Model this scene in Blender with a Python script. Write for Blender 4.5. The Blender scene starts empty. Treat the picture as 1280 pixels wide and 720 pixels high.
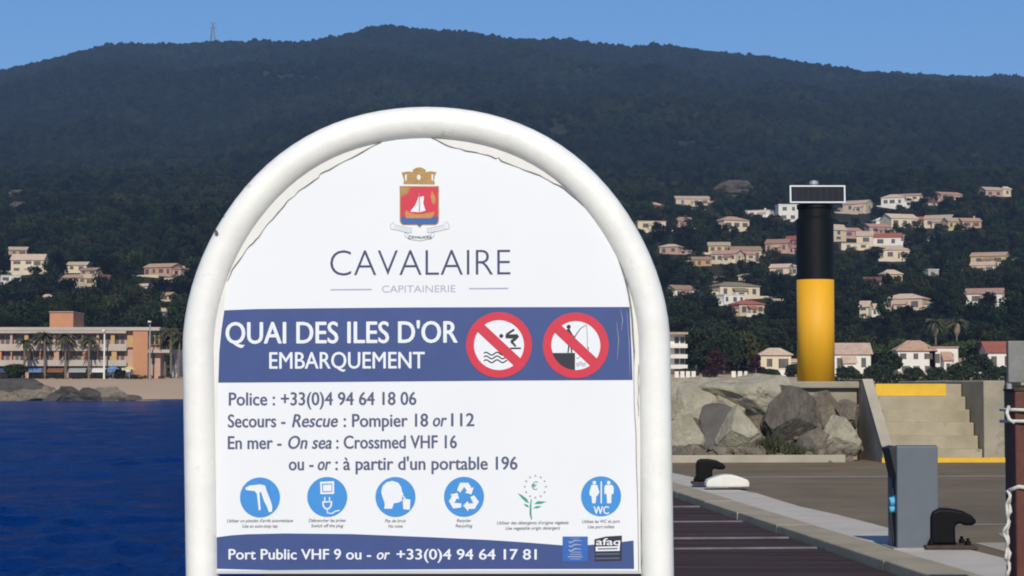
import bpy, bmesh, math, random
import numpy as np
from mathutils import Vector, Matrix, noise as mnoise

random.seed(7)
RNG = np.random.default_rng(11)
SC = bpy.context.scene
COL = SC.collection

# ------------------------------------------------------------------ camera, sky, sun, exposure
F = 2500.0                       # focal length in photo pixels (photo 1280 x 720)
CAMZ = 1.7
PITCH = math.atan(120.0 / F)
cd = bpy.data.cameras.new('camera')
cam = bpy.data.objects.new('camera', cd)
COL.objects.link(cam)
cam.location = (0, 0, CAMZ)
cam.rotation_euler = (math.pi / 2 + PITCH, 0, 0)
cd.sensor_width = 36.0
cd.lens = 36.0 * F / 1280.0
cd.clip_start = 0.1
cd.clip_end = 20000
SC.camera = cam

SUN_AZ = math.radians(2)        # to the right of straight behind the camera
SUN_EL = math.radians(34)
sun_vec = Vector((math.sin(SUN_AZ) * math.cos(SUN_EL), -math.cos(SUN_AZ) * math.cos(SUN_EL), math.sin(SUN_EL)))
world = bpy.data.worlds.new('World')
SC.world = world
world.use_nodes = True
wn = world.node_tree
bg = wn.nodes['Background']
sky = wn.nodes.new('ShaderNodeTexSky')
sky.sky_type = 'NISHITA'
sky.sun_disc = False
sky.sun_elevation = SUN_EL
sky.sun_rotation = math.atan2(sun_vec.x, sun_vec.y)
sky.air_density = 1.0
sky.dust_density = 0.0
sky.ozone_density = 10.0
sky.altitude = 0
wn.links.new(sky.outputs[0], bg.inputs[0])
bg.inputs[1].default_value = 0.10

sd = bpy.data.lights.new('sun', 'SUN')
sd.energy = 3.6
sd.angle = math.radians(0.5)
sd.color = (1.0, 0.92, 0.78)
sun = bpy.data.objects.new('sun', sd)
COL.objects.link(sun)
sun.rotation_euler = (-sun_vec).to_track_quat('-Z', 'Y').to_euler()
sun.location = (20, -30, 40)

SC.view_settings.view_transform = 'Standard'
SC.view_settings.look = 'None'
SC.view_settings.gamma = 1.0
SC.view_settings.exposure = 0.0
SC.view_settings.use_curve_mapping = False
SC.cycles.use_denoising = True
SC.cycles.filter_width = 1.9
SC.cycles.max_bounces = 6
SC.cycles.volume_bounces = 0
SC.cycles.sample_clamp_indirect = 4.0


# ------------------------------------------------------------------ helpers
def at(px, py, Y):
    """the world point at depth Y seen at photo pixel (px, py)"""
    c, s = math.cos(PITCH), math.sin(PITCH)
    dx = px - 640.0
    u = 360.0 - py
    dy = F * c - u * s
    dz = F * s + u * c
    t = Y / dy
    return Vector((dx * t, Y, CAMZ + dz * t))


def ground_at(px, py, z=0.0):
    a = at(px, py, 1.0)
    k = (z - CAMZ) / (a.z - CAMZ)
    return Vector((a.x * k, k, z))


class MB:
    def __init__(self):
        self.v, self.f, self.m = [], [], []

    def add(self, vs, fs, mi=0):
        b = len(self.v)
        self.v += [tuple(x) for x in vs]
        self.f += [tuple(i + b for i in q) for q in fs]
        self.m += [mi] * len(fs)
        return self

    def box(self, a, b, mi=0, M=None):
        x0, y0, z0 = a
        x1, y1, z1 = b
        vs = [(x0, y0, z0), (x1, y0, z0), (x1, y1, z0), (x0, y1, z0), (x0, y0, z1), (x1, y0, z1), (x1, y1, z1), (x0, y1, z1)]
        if M is not None:
            vs = [M @ Vector(p) for p in vs]
        return self.add(vs, [(0, 3, 2, 1), (4, 5, 6, 7), (0, 1, 5, 4), (1, 2, 6, 5), (2, 3, 7, 6), (3, 0, 4, 7)], mi)

    def bar(self, p, q, w, mi=0):
        """square bar between two points"""
        return self.tube([p, q], [w * .7, w * .7], 4, mi)

    def prism(self, poly, off, mi=0):
        """planar polygon (3-D points) extruded by the vector off"""
        n = len(poly)
        a = [Vector(p) for p in poly]
        b = [p + Vector(off) for p in a]
        fs = [tuple(range(n)), tuple(range(2 * n - 1, n - 1, -1))]
        fs += [(i, n + i, n + (i + 1) % n, (i + 1) % n) for i in range(n)]
        return self.add(a + b, fs, mi)

    def tube(self, pts, rad, n=12, mi=0, caps=True):
        pts = [Vector(p) for p in pts]
        if not isinstance(rad, (list, tuple)):
            rad = [rad] * len(pts)
        vs, fs = [], []
        ref = None
        for i, p in enumerate(pts):
            t = (pts[min(i + 1, len(pts) - 1)] - pts[max(i - 1, 0)]).normalized()
            if ref is None:
                ref = t.orthogonal().normalized()
            ref = (ref - t * ref.dot(t)).normalized()
            bi = t.cross(ref)
            for k in range(n):
                a = 2 * math.pi * (k + .5) / n
                vs.append(p + (ref * math.cos(a) + bi * math.sin(a)) * rad[i])
        for i in range(len(pts) - 1):
            for k in range(n):
                fs.append((i * n + k, i * n + (k + 1) % n, (i + 1) * n + (k + 1) % n, (i + 1) * n + k))
        if caps:
            fs.append(tuple(range(n - 1, -1, -1)))
            fs.append(tuple(range((len(pts) - 1) * n, len(pts) * n)))
        return self.add(vs, fs, mi)

    def lathe(self, prof, c, n=24, mi=0):
        vs, fs = [], []
        for r, z in prof:
            for k in range(n):
                a = 2 * math.pi * k / n
                vs.append((c[0] + r * math.cos(a), c[1] + r * math.sin(a), c[2] + z))
        for i in range(len(prof) - 1):
            for k in range(n):
                fs.append((i * n + k, i * n + (k + 1) % n, (i + 1) * n + (k + 1) % n, (i + 1) * n + k))
        fs.append(tuple(range(n - 1, -1, -1)))
        fs.append(tuple(range((len(prof) - 1) * n, len(prof) * n)))
        return self.add(vs, fs, mi)

    def build(self, name, mats, parent=None, world=True, smooth=False, bevel=0.0, origin=None):
        if not isinstance(mats, (list, tuple)):
            mats = [mats]
        off = Vector((0, 0, 0))
        if parent is not None and world:
            p = parent
            while p is not None:
                off += p.location
                p = p.parent
        if origin is not None:
            off = Vector(origin)
        me = bpy.data.meshes.new(name)
        me.from_pydata([(x - off.x, y - off.y, z - off.z) for x, y, z in self.v], [], self.f)
        for m in mats:
            me.materials.append(m)
        me.polygons.foreach_set('material_index', self.m)
        if smooth:
            me.polygons.foreach_set('use_smooth', [True] * len(self.f))
        me.update()
        o = bpy.data.objects.new(name, me)
        COL.objects.link(o)
        if parent is not None:
            o.parent = parent
        if origin is not None:
            o.location = origin
        if bevel:
            md = o.modifiers.new('bevel', 'BEVEL')
            md.width = bevel
            md.segments = 2
            md.limit_method = 'ANGLE'
            md.angle_limit = math.radians(40)
        return o


def tag(o, label=None, cat=None, group=None, kind=None):
    if label: o['label'] = label
    if cat: o['category'] = cat
    if group: o['group'] = group
    if kind: o['kind'] = kind
    return o


def empty(name, loc, label, cat, group=None, rz=0.0):
    o = bpy.data.objects.new(name, None)
    o.empty_display_size = .2
    COL.objects.link(o)
    o.location = loc
    o.rotation_euler = (0, 0, rz)
    return tag(o, label, cat, group)


def copy_tree(o, parent=None):
    c = o.copy()
    COL.objects.link(c)
    if parent is not None:
        c.parent = parent
    for ch in list(o.children):
        copy_tree(ch, c)
    return c


# ------------------------------------------------------------------ materials
def mat(name, col, rough=.7, var=.15, scale=3.0, bump=0.0, bscale=None, spots=None, spot_amt=.0, spot_scale=1.0, metal=0.0, spec=.5, detail=5, stretch=(1, 1, 1), rand=0.0, hue=None, patch=None):
    m = bpy.data.materials.new(name)
    m.use_nodes = True
    nt = m.node_tree
    N, L = nt.nodes, nt.links
    b = N['Principled BSDF']
    b.inputs['Roughness'].default_value = rough
    b.inputs['Metallic'].default_value = metal
    b.inputs['Specular IOR Level'].default_value = spec
    tc = N.new('ShaderNodeTexCoord')
    mp = N.new('ShaderNodeMapping')
    mp.inputs['Scale'].default_value = stretch
    L.new(tc.outputs['Object'], mp.inputs['Vector'])
    nz = N.new('ShaderNodeTexNoise')
    nz.inputs['Scale'].default_value = scale
    nz.inputs['Detail'].default_value = detail
    nz.inputs['Roughness'].default_value = .65
    L.new(mp.outputs[0], nz.inputs['Vector'])
    rp = N.new('ShaderNodeValToRGB')
    rp.color_ramp.elements[0].position = .28
    rp.color_ramp.elements[1].position = .72
    hi = hue or col
    rp.color_ramp.elements[0].color = (*[c * (1 - var) for c in col], 1)
    rp.color_ramp.elements[1].color = (*[min(.92, c * (1 + var)) for c in hi], 1)
    L.new(nz.outputs['Fac'], rp.inputs['Fac'])
    out = rp.outputs['Color']
    if spots is not None:
        n2 = N.new('ShaderNodeTexNoise')
        n2.inputs['Scale'].default_value = spot_scale
        n2.inputs['Detail'].default_value = 8
        n2.inputs['Roughness'].default_value = .7
        L.new(mp.outputs[0], n2.inputs['Vector'])
        r2 = N.new('ShaderNodeValToRGB')
        r2.color_ramp.elements[0].position = .64 - spot_amt * .3
        r2.color_ramp.elements[1].position = .74 - spot_amt * .3
        L.new(n2.outputs['Fac'], r2.inputs['Fac'])
        mx = N.new('ShaderNodeMix')
        mx.data_type = 'RGBA'
        L.new(r2.outputs['Color'], mx.inputs['Factor'])
        L.new(out, mx.inputs['A'])
        mx.inputs['B'].default_value = (*spots, 1)
        out = mx.outputs['Result']
    if rand:
        oi = N.new('ShaderNodeObjectInfo')
        hs = N.new('ShaderNodeHueSaturation')
        mr = N.new('ShaderNodeMapRange')
        mr.inputs['To Min'].default_value = 1 - rand
        mr.inputs['To Max'].default_value = 1 + rand
        L.new(oi.outputs['Random'], mr.inputs['Value'])
        L.new(mr.outputs[0], hs.inputs['Value'])
        mr2 = N.new('ShaderNodeMapRange')
        mr2.inputs['To Min'].default_value = .5 - rand * .07
        mr2.inputs['To Max'].default_value = .5 + rand * .07
        ml = N.new('ShaderNodeMath')
        ml.operation = 'MULTIPLY'
        ml.inputs[1].default_value = 7.31
        fr = N.new('ShaderNodeMath')
        fr.operation = 'FRACT'
        L.new(oi.outputs['Random'], ml.inputs[0])
        L.new(ml.outputs[0], fr.inputs[0])
        L.new(fr.outputs[0], mr2.inputs['Value'])
        L.new(mr2.outputs[0], hs.inputs['Hue'])
        L.new(out, hs.inputs['Color'])
        out = hs.outputs['Color']
    if patch:
        gm = N.new('ShaderNodeNewGeometry')
        n4 = N.new('ShaderNodeTexNoise')
        n4.inputs['Scale'].default_value = patch[0]
        n4.inputs['Detail'].default_value = 4
        L.new(gm.outputs['Position'], n4.inputs['Vector'])
        r4 = N.new('ShaderNodeValToRGB')
        r4.color_ramp.elements[0].position = .46
        r4.color_ramp.elements[1].position = .66
        L.new(n4.outputs['Fac'], r4.inputs['Fac'])
        m4 = N.new('ShaderNodeMix')
        m4.data_type = 'RGBA'
        L.new(r4.outputs['Color'], m4.inputs['Factor'])
        L.new(out, m4.inputs['A'])
        m5 = N.new('ShaderNodeMix')
        m5.data_type = 'RGBA'
        m5.blend_type = 'MULTIPLY'
        m5.inputs['Factor'].default_value = 1
        L.new(out, m5.inputs['A'])
        m5.inputs['B'].default_value = (*patch[1], 1)
        m5.clamp_result = False
        L.new(m5.outputs['Result'], m4.inputs['B'])
        out = m4.outputs['Result']
    L.new(out, b.inputs['Base Color'])
    if bump:
        n3 = N.new('ShaderNodeTexNoise')
        n3.inputs['Scale'].default_value = bscale or scale * 4
        n3.inputs['Detail'].default_value = 6
        n3.inputs['Roughness'].default_value = .7
        L.new(mp.outputs[0], n3.inputs['Vector'])
        bp = N.new('ShaderNodeBump')
        bp.inputs['Strength'].default_value = 1.0
        bp.inputs['Distance'].default_value = bump
        L.new(n3.outputs['Fac'], bp.inputs['Height'])
        L.new(bp.outputs[0], b.inputs['Normal'])
    return m


M = {}
M['white_paint'] = mat('white_tube_paint', (.86, .85, .805), .42, .06, 14, .0012, 45, (.50, .46, .36), .0, 22)
M['board'] = mat('cream_board', (.74, .73, .70), .5, .06, 10, 0, None, (.5, .47, .40), .02, 18)
M['film'] = mat('white_film', (.80, .81, .835), .38, .015, 4, .0004, 8)
M['navy'] = mat('navy_print', (.048, .080, .235), .4, .07, 20, .0003, 9)
M['ink'] = mat('slate_ink', (.085, .10, .19), .5, .10, 60)
M['ink_dark'] = mat('title_ink', (.045, .05, .14), .5, .10, 60)
M['ink_pale'] = mat('pale_ink', (.36, .38, .50), .5, .10, 60)
M['print_white'] = mat('white_print', (.78, .80, .84), .45, .03, 40)
M['red'] = mat('red_print', (.62, .035, .065), .4, .06, 40)
M['black_ink'] = mat('black_print', (.022, .022, .035), .45, .1, 40)
M['cyan'] = mat('sky_blue_print', (.055, .27, .66), .4, .05, 40)
M['gold'] = mat('gold_print', (.42, .25, .08), .45, .25, 300)
M['orange_gold'] = mat('amber_print', (.55, .25, .07), .45, .2, 300)
M['blue_print'] = mat('crest_blue_print', (.04, .12, .36), .45, .06, 40)
M['logo_blue'] = mat('logo_blue_print', (.03, .13, .45), .45, .06, 40)
M['green_print'] = mat('green_print', (.05, .33, .22), .45, .15, 80)
M['grey_ink'] = mat('grey_print', (.30, .31, .34), .5, .1, 60)
M['seam'] = mat('dirt_and_gap_shade', (.22, .21, .20), .8, .4, 90)  # film edge dirt, also the painted shadow of the gap at the arch
M['chip'] = mat('bare_chip', (.12, .12, .13), .6, .4, 90)
M['concrete'] = mat('concrete', (.31, .275, .205), .9, .2, 1.6, .012, 14, (.17, .155, .13), .08, 1.1)
M['apron'] = mat('pale_apron', (.52, .475, .405), .9, .12, 1.3, .008, 18, (.36, .33, .28), .06, .9)
M['concrete_warm'] = mat('warm_concrete', (.36, .31, .215), .9, .2, 1.6, .012, 14, (.22, .19, .135), .12, 1.6)
M['concrete_pale'] = mat('pale_concrete', (.38, .34, .265), .9, .16, 1.3, .008, 18, (.24, .22, .19), .06, .9)
M['concrete_dark'] = mat('weathered_concrete', (.30, .28, .24), .9, .22, 1.4, .012, 12, (.17, .155, .135), .15, .9)
M['asphalt'] = mat('asphalt', (.172, .130, .078), .93, .30, .55, .012, 45, (.235, .185, .125), .25, 26)
M['line'] = mat('worn_line', (.46, .44, .40), .85, .25, 5)
M['deck'] = mat('dark_deck', (.052, .034, .035), .8, .6, 1.6, .012, 6, (.062, .048, .045), .06, .6, spec=.15, stretch=(.15, 4.5, 1))
M['deck_strip'] = mat('deck_strip', (.16, .15, .16), .6, .35, 3)
M['yellow'] = mat('yellow_paint', (.76, .38, .012), .62, .07, 2.5, .002, 12, (.60, .29, .03), .05, 4, stretch=(1, 1, .16))
M['yellow_step'] = mat('yellow_step_paint', (.72, .43, .03), .7, .1, 5, .004, 20, (.42, .33, .2), .03, 4)
M['black_paint'] = mat('black_paint', (.0065, .007, .009), .5, .35, 3, .002, 12, (.02, .018, .016), .02, 3, spec=.2)
M['iron'] = mat('black_iron', (.0035, .0035, .0045), .5, .3, 9, .003, 30, (.018, .010, .007), .05, 6, spec=.15)
M['rust_iron'] = mat('rusty_iron', (.05, .03, .022), .8, .4, 9, .004, 30)
M['box_grey'] = mat('blue_grey_sheet', (.115, .132, .155), .55, .06, 5, .001, 30, (.09, .10, .12), .02, 4)
M['box_dark'] = mat('dark_recess', (.016, .017, .02), .6, .2, 8)
M['cap_blue'] = mat('blue_plastic', (.10, .42, .66), .35, .1, 20)
M['white_plastic'] = mat('cream_plastic', (.68, .66, .60), .55, .08, 6, .002, 20)
M['rust_post'] = mat('red_brown_paint', (.100, .027, .017), .6, .3, 6, .003, 22, (.03, .012, .01), .1, 5)
M['rope'] = mat('white_rope', (.62, .60, .55), .85, .2, 60, .004, 120)
M['steel'] = mat('galvanised_steel', (.34, .35, .35), .5, .15, 5, 0, metal=.3)
M['steel_dull'] = mat('dull_steel', (.20, .20, .19), .6, .2, 4)
M['dry_frond'] = mat('dry_frond', (.26, .19, .12), .9, .3, 2)
M['solar'] = mat('solar_cells', (.010, .012, .022), .45, .3, 8, spec=.15)
M['alu'] = mat('aluminium_frame', (.62, .63, .64), .4, .06, 9, metal=.2)
M['rock_pale'] = mat('pale_rock', (.375, .345, .26), .92, .30, 2.2, .08, 8, (.15, .13, .10), .17, 3.4)
M['rock_grey'] = mat('grey_rock', (.205, .172, .130), .92, .45, 2.6, .10, 9, (.085, .075, .065), .22, 3.6)
M['rock_brown'] = mat('brown_rock', (.135, .118, .096), .92, .5, 2.6, .12, 7, (.06, .052, .045), .22, 3.2, stretch=(1.6, 1, .7))
M['rock_dark'] = mat('dark_rock', (.105, .097, .09), .92, .3, 1.8, .05, 6, (.2, .185, .16), .02, 2.5)
M['rock_shore'] = mat('shore_rock', (.20, .165, .12), .92, .3, .5, .1, 1.5, (.07, .06, .05), .2, .35)
M['rock_shore_dark'] = mat('wet_rock', (.065, .058, .052), .85, .4, .5, .1, 1.5, (.14, .12, .09), .05, .35)
M['rock_hill'] = mat('hill_rock', (.085, .070, .055), .95, .5, .12, .6, .4, (.03, .034, .02), .3, .1)
M['weeds'] = mat('weeds', (.05, .055, .025), .95, .4, 4)
M['bark'] = mat('bark', (.10, .075, .055), .95, .3, 3, .03, 9)
M['palm_bark'] = mat('palm_bark', (.17, .13, .09), .95, .3, 3, .03, 9)
M['leaf'] = mat('leaf_green', (.025, .036, .014), .75, .35, .7, spec=.2)
M['leaf_pine'] = mat('pine_green', (.050, .074, .024), .75, .35, .7, spec=.2)
M['leaf_palm'] = mat('palm_green', (.060, .062, .030), .7, .35, 1.2, spec=.25)
M['leaf_maroon'] = mat('maroon_leaf', (.040, .014, .015), .75, .35, 1.0, spec=.2)
M['glass'] = mat('window_glass', (.03, .035, .04), .12, .2, 2)
M['shade_glass'] = mat('curtained_glass', (.12, .11, .10), .3, .3, 1)
M['wood_shutter'] = mat('brown_shutter', (.11, .06, .035), .7, .2, 4)
M['tile'] = mat('clay_tile', (.44, .27, .185), .9, .25, 1.2, .03, 5, (.24, .13, .09), .1, .8, rand=.22)
M['tile_pale'] = mat('faded_clay_tile', (.55, .41, .30), .9, .25, 1.2, .03, 5, (.30, .19, .14), .1, .8, rand=.22)
M['tile_red'] = mat('red_clay_tile', (.36, .11, .07), .9, .22, 1.2, .03, 5, rand=.22)
M['tile_dark'] = mat('dark_clay_tile', (.17, .075, .05), .9, .25, 1.2, .03, 5)
M['tile_olive'] = mat('lichen_tile', (.27, .22, .13), .9, .25, 1.2, .03, 5)
WALLC = {'slab': (.46, .40, .34), 'cream': (.72, .60, .43), 'white': (.78, .74, .66), 'beige': (.60, .48, .345), 'pink': (.50, .32, .24), 'rose': (.52, .24, .24),
         'yellow': (.60, .46, .22), 'orange': (.50, .235, .125), 'grey': (.46, .43, .39), 'ochre': (.50, .32, .14)}
for k, c in WALLC.items():
    M['wall_' + k] = mat(k + '_render', c, .9, .10, .35, .01, 3, tuple(x * .72 for x in c), .02, .25)
for k, c in {'white': (.7, .7, .7), 'pink': (.52, .14, .16), 'brown': (.22, .10, .05), 'blue': (.13, .22, .42), 'grey': (.35, .35, .36), 'yellow': (.6, .5, .2), 'navy': (.05, .07, .14)}.items():
    M['awning_' + k] = mat(k + '_awning_cloth', c, .8, .12, 1.5)


# sea: wave bumps on a deep blue body
def sea_mat():
    m = bpy.data.materials.new('sea_water')
    m.use_nodes = True
    N, L = m.node_tree.nodes, m.node_tree.links
    b = N['Principled BSDF']
    b.inputs['Base Color'].default_value = (.0004, .0260, .150, 1)
    b.inputs['Roughness'].default_value = .2
    b.inputs['Specular IOR Level'].default_value = .02
    b.inputs['IOR'].default_value = 1.33
    tc = N.new('ShaderNodeTexCoord')
    last = None
    for sc, dist, st, det in ((1.6, .30, (1, .8, 1), 4), (4.5, .16, (1, .8, 1), 5)):
        mp = N.new('ShaderNodeMapping')
        mp.inputs['Scale'].default_value = st
        mp.inputs['Rotation'].default_value = (0, 0, .12)
        L.new(tc.outputs['Object'], mp.inputs[0])
        nz = N.new('ShaderNodeTexNoise')
        nz.inputs['Scale'].default_value = sc
        nz.inputs['Detail'].default_value = det
        nz.inputs['Roughness'].default_value = .6
        L.new(mp.outputs[0], nz.inputs['Vector'])
        bp = N.new('ShaderNodeBump')
        bp.inputs['Strength'].default_value = 1
        bp.inputs['Distance'].default_value = dist
        L.new(nz.outputs['Fac'], bp.inputs['Height'])
        if last:
            L.new(last.outputs[0], bp.inputs['Normal'])
        last = bp
    L.new(last.outputs[0], b.inputs['Normal'])
    return m


M['sea'] = sea_mat()


def land_mat():
    """sand near the water line, dry soil and scrub above it"""
    m = bpy.data.materials.new('coast_land')
    m.use_nodes = True
    N, L = m.node_tree.nodes, m.node_tree.links
    b = N['Principled BSDF']
    b.inputs['Roughness'].default_value = .95
    b.inputs['Specular IOR Level'].default_value = .1
    tc = N.new('ShaderNodeTexCoord')
    sp = N.new('ShaderNodeSeparateXYZ')
    L.new(tc.outputs['Object'], sp.inputs[0])
    nz = N.new('ShaderNodeTexNoise')
    nz.inputs['Scale'].default_value = .05
    nz.inputs['Detail'].default_value = 8
    L.new(tc.outputs['Object'], nz.inputs['Vector'])
    r1 = N.new('ShaderNodeValToRGB')
    r1.color_ramp.elements[0].color = (.44, .315, .215, 1)
    r1.color_ramp.elements[1].color = (.56, .42, .30, 1)
    L.new(nz.outputs['Fac'], r1.inputs['Fac'])
    r2 = N.new('ShaderNodeValToRGB')
    r2.color_ramp.elements[0].position = .35
    r2.color_ramp.elements[1].position = .75
    r2.color_ramp.elements[0].color = (.016, .022, .010, 1)
    r2.color_ramp.elements[1].color = (.055, .048, .026, 1)
    L.new(nz.outputs['Fac'], r2.inputs['Fac'])
    mr = N.new('ShaderNodeMapRange')
    mr.inputs['From Min'].default_value = 3.6
    mr.inputs['From Max'].default_value = 4.6
    L.new(sp.outputs['Z'], mr.inputs['Value'])
    mx = N.new('ShaderNodeMix')
    mx.data_type = 'RGBA'
    L.new(mr.outputs[0], mx.inputs['Factor'])
    L.new(r1.outputs[0], mx.inputs['A'])
    L.new(r2.outputs[0], mx.inputs['B'])
    L.new(mx.outputs['Result'], b.inputs['Base Color'])
    return m


M['land'] = land_mat()
M['far_leaf'] = mat('forest_green', (.0075, .0108, .0055), .85, .3, 1.0, rand=.55, spec=.1, patch=(.0045, (1.9, 1.7, 1.5)))
M['near_leaf'] = mat('hillside_green', (.0150, .0215, .0078), .85, .35, 1.0, rand=.8, spec=.15, patch=(.012, (2.0, 1.7, 1.4)))

# ------------------------------------------------------------------ terrain
KY = [0, 365, 384, 400, 424, 440, 480, 600, 750, 950, 1200, 1500]
KZ = [-6, -5, -1.2, .6, 2.7, 3.3, 5.2, 15, 34, 64, 106, 155]
RPX = [-900, -300, -120, 0, 30, 60, 90, 165, 200, 235, 300, 375, 425, 465, 492, 525, 640, 720, 805, 890, 925, 990, 1070, 1190, 1240, 1280, 1400, 1600, 2200]
RPY = [265, 160, 112, 95, 88, 77, 68, 57, 57, 61, 60, 59, 51, 42, 39, 44, 55, 61, 66, 69, 75, 84, 94, 99, 103, 106, 116, 130, 195]
YR = 3600.0
RX = [(p - 640) / F * YR for p in RPX]
RZ = [at(640, q, YR).z for q in RPY]


def vnoise(x, y, seed=0):
    """smooth value noise on numpy arrays, -1..1"""
    xi, yi = np.floor(x).astype(np.int64), np.floor(y).astype(np.int64)
    fx, fy = x - xi, y - yi
    fx, fy = fx * fx * (3 - 2 * fx), fy * fy * (3 - 2 * fy)

    def h(i, j):
        n = (i * 374761393 + j * 668265263 + seed * 1442695041) & 0x7fffffff
        n = ((n ^ (n >> 13)) * 1274126177) & 0x7fffffff
        return ((n ^ (n >> 16)) & 0xffff) / 32767.5 - 1
    return (h(xi, yi) * (1 - fx) + h(xi + 1, yi) * fx) * (1 - fy) + (h(xi, yi + 1) * (1 - fx) + h(xi + 1, yi + 1) * fx) * fy


def terr(x, y):
    x = np.asarray(x, float)
    y = np.asarray(y, float)
    low = np.interp(y, KY, KZ)
    H = np.interp(x * YR / np.clip(y, 2500, YR), RX, RZ)
    t = np.clip((y - 1500) / (YR - 1500), 0, 1)
    z = np.where(y > 1500, 155 + (H - 155) * t ** 1.15, low)
    z = np.where(y > YR, H - (y - YR) * .22, z)
    w = np.clip((y - 480) / 500, 0, 1)
    z = z + w * (5 * vnoise(x / 90, y / 120, 1) + 2 * vnoise(x / 33, y / 37, 2))
    w2 = np.clip((y - 1300) / 700, 0, 1) * np.clip((YR + 100 - y) / 900, .08, 1)
    z = z + w2 * (30 * (1 - 2 * np.abs(vnoise(x / 330 + y / 900, y / 800, 3))) + 12 * vnoise(x / 120, y / 170, 4))
    z = z + np.clip((y - 384) / 40, 0, 1) * .25 * vnoise(x / 9, y / 9, 6)
    return z


def terr1(x, y):
    return float(terr(np.array([x]), np.array([y]))[0])


YY = np.arange(386, 3500, 2.0)


def on_terrain(px, py):
    d = at(px, py, 1.0)
    zs = CAMZ + (d.z - CAMZ) * YY
    hit = np.nonzero(terr(d.x * YY, YY) >= zs)[0]
    Y = float(YY[hit[0]]) if len(hit) else 1500.0
    return Vector((d.x * Y, Y, terr1(d.x * Y, Y)))


rows = [340, 365, 375, 384, 392, 400, 408, 416, 424, 432, 440, 450, 465, 480] + list(np.arange(500, 1500, 16)) + list(np.arange(1500, 3650, 30)) + list(np.arange(3700, 5000, 150))
NC = 190
vs, fs = [], []
for y in rows:
    hw = .42 * y + 260
    xs = np.linspace(-hw, hw, NC)
    zs = terr(xs, np.full(NC, float(y)))
    vs += [(float(a), float(y), float(c)) for a, c in zip(xs, zs)]
for i in range(len(rows) - 1):
    for k in range(NC - 1):
        a = i * NC + k
        fs.append((a, a + 1, a + NC + 1, a + NC))
tb = MB()
tb.add(vs, fs)
tag(tb.build('hills', M['land'], smooth=True), 'dark wooded coastal hill rising behind the beach', kind='structure')

# sea: a wide sheet, with real wind waves modelled over the harbour basin
sb = MB()
sb.add([(-2880, -75, -1.5), (2880, -75, -1.5), (2880, 5140, -1.5), (-2880, 5140, -1.5)], [(0, 1, 2, 3)])
wy = [16.0]
while wy[-1] < 395:
    wy.append(wy[-1] + max(.16, .0052 * wy[-1]))
wy = np.array(wy)
NW = 520
GX = np.linspace(-.62, .42, NW)[None, :] * wy[:, None]
GY = np.repeat(wy[:, None], NW, 1)
GZ = np.zeros_like(GX)
wr = np.random.default_rng(5)
for lam, amp, cnt in ((9.0, .022, 5), (4.2, .028, 8), (2.0, .026, 12), (1.05, .020, 14), (.6, .011, 12)):
    for _ in range(cnt):
        th = wr.normal(-.9, .75)
        L_ = lam * wr.uniform(.7, 1.35)
        kx, ky = math.cos(th) * 2 * math.pi / L_, math.sin(th) * 2 * math.pi / L_
        fade = np.clip((L_ / np.maximum(.16, .0052 * GY) - 2.2) / 3, 0, 1)
        w_ = np.sin(kx * GX + ky * GY + wr.uniform(0, 6.28))
        GZ += amp / math.sqrt(cnt) * 1.9 * fade * (w_ + .25 * w_ * w_)
GZ *= .75 + .5 * vnoise(GX / 11, GY / 14, 21) + .35 * vnoise(GX / 3.5, GY / 4, 22)
vs_ = np.stack([GX, GY, GZ - 1.2], -1).reshape(-1, 3)
idx = np.arange(len(wy) * NW).reshape(len(wy), NW)
fs_ = np.stack([idx[:-1, :-1], idx[:-1, 1:], idx[1:, 1:], idx[1:, :-1]], -1).reshape(-1, 4)
sb.add(vs_.tolist(), fs_.tolist())
tag(sb.build('sea', M['sea'], smooth=True), 'deep blue rippled sea', kind='structure')

# ------------------------------------------------------------------ quay frame (u across, v along the quay edge)
ANG = math.atan(.08)
QO = Vector((2.54, 31.4, 0))
QP = Vector((math.cos(ANG), math.sin(ANG), 0))
QE = Vector((-math.sin(ANG), math.cos(ANG), 0))


def q(u, v, z=0.0):
    return QO + QP * u + QE * v + Vector((0, 0, z))


QM = Matrix.Translation(QO) @ Matrix.Rotation(ANG, 4, 'Z')


def qbox(mb, u0, u1, v0, v1, z0, z1, mi=0):
    return mb.box((u0, v0, z0), (u1, v1, z1), mi, QM)


def slab(name, label, u0, u1, v0, v1, z0, z1, m, bevel=0):
    b = MB()
    qbox(b, u0, u1, v0, v1, z0, z1)
    o = b.build(name, m, bevel=bevel)
    return tag(o, label, kind='structure')


slab('quay_ground', 'grey asphalt quay surface', .0, 60, -34, 13.2, -6, 0, M['asphalt'])
# pale concrete apron along the edge: a little broader towards the camera
ap = MB()
n = 24
pts_in = []
for i in range(n + 1):
    v = 13 - i * 40 / n
    wdt = 1.02 + .012 * (13 - v) + .05 * math.sin(i * 1.7) + .03 * math.sin(i * 4.1)
    pts_in.append((v, wdt))
for i in range(n):
    (v0, w0), (v1, w1) = pts_in[i], pts_in[i + 1]
    ap.add([q(.44, v0, .004), q(.44, v1, .004), q(w1, v1, .004), q(w0, v0, .004)], [(0, 1, 2, 3)])
tag(ap.build('quay_pavement', M['apron']), 'pale concrete strip behind the kerb', kind='structure')
kb = MB()
v = -34.0
while v < 13:
    ln = 2.4
    qbox(kb, -.012 + random.uniform(-.008, .008), .44, v + .01, v + ln - .01, -.5, .035 + random.uniform(-.004, .004))
    v += ln
tag(kb.build('quay_kerb', M['concrete_warm'], bevel=.015), 'weathered concrete kerb stones along the quay edge', kind='structure')
lm = MB()
for u0 in np.arange(1.9, 40, 2.0):
    lm.add([q(u0, 5.0, .004), q(u0 + 2.0, 5.0, .004), q(u0 + 2.0, 5.16, .004), q(u0, 5.16, .004)], [(0, 1, 2, 3)])
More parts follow.
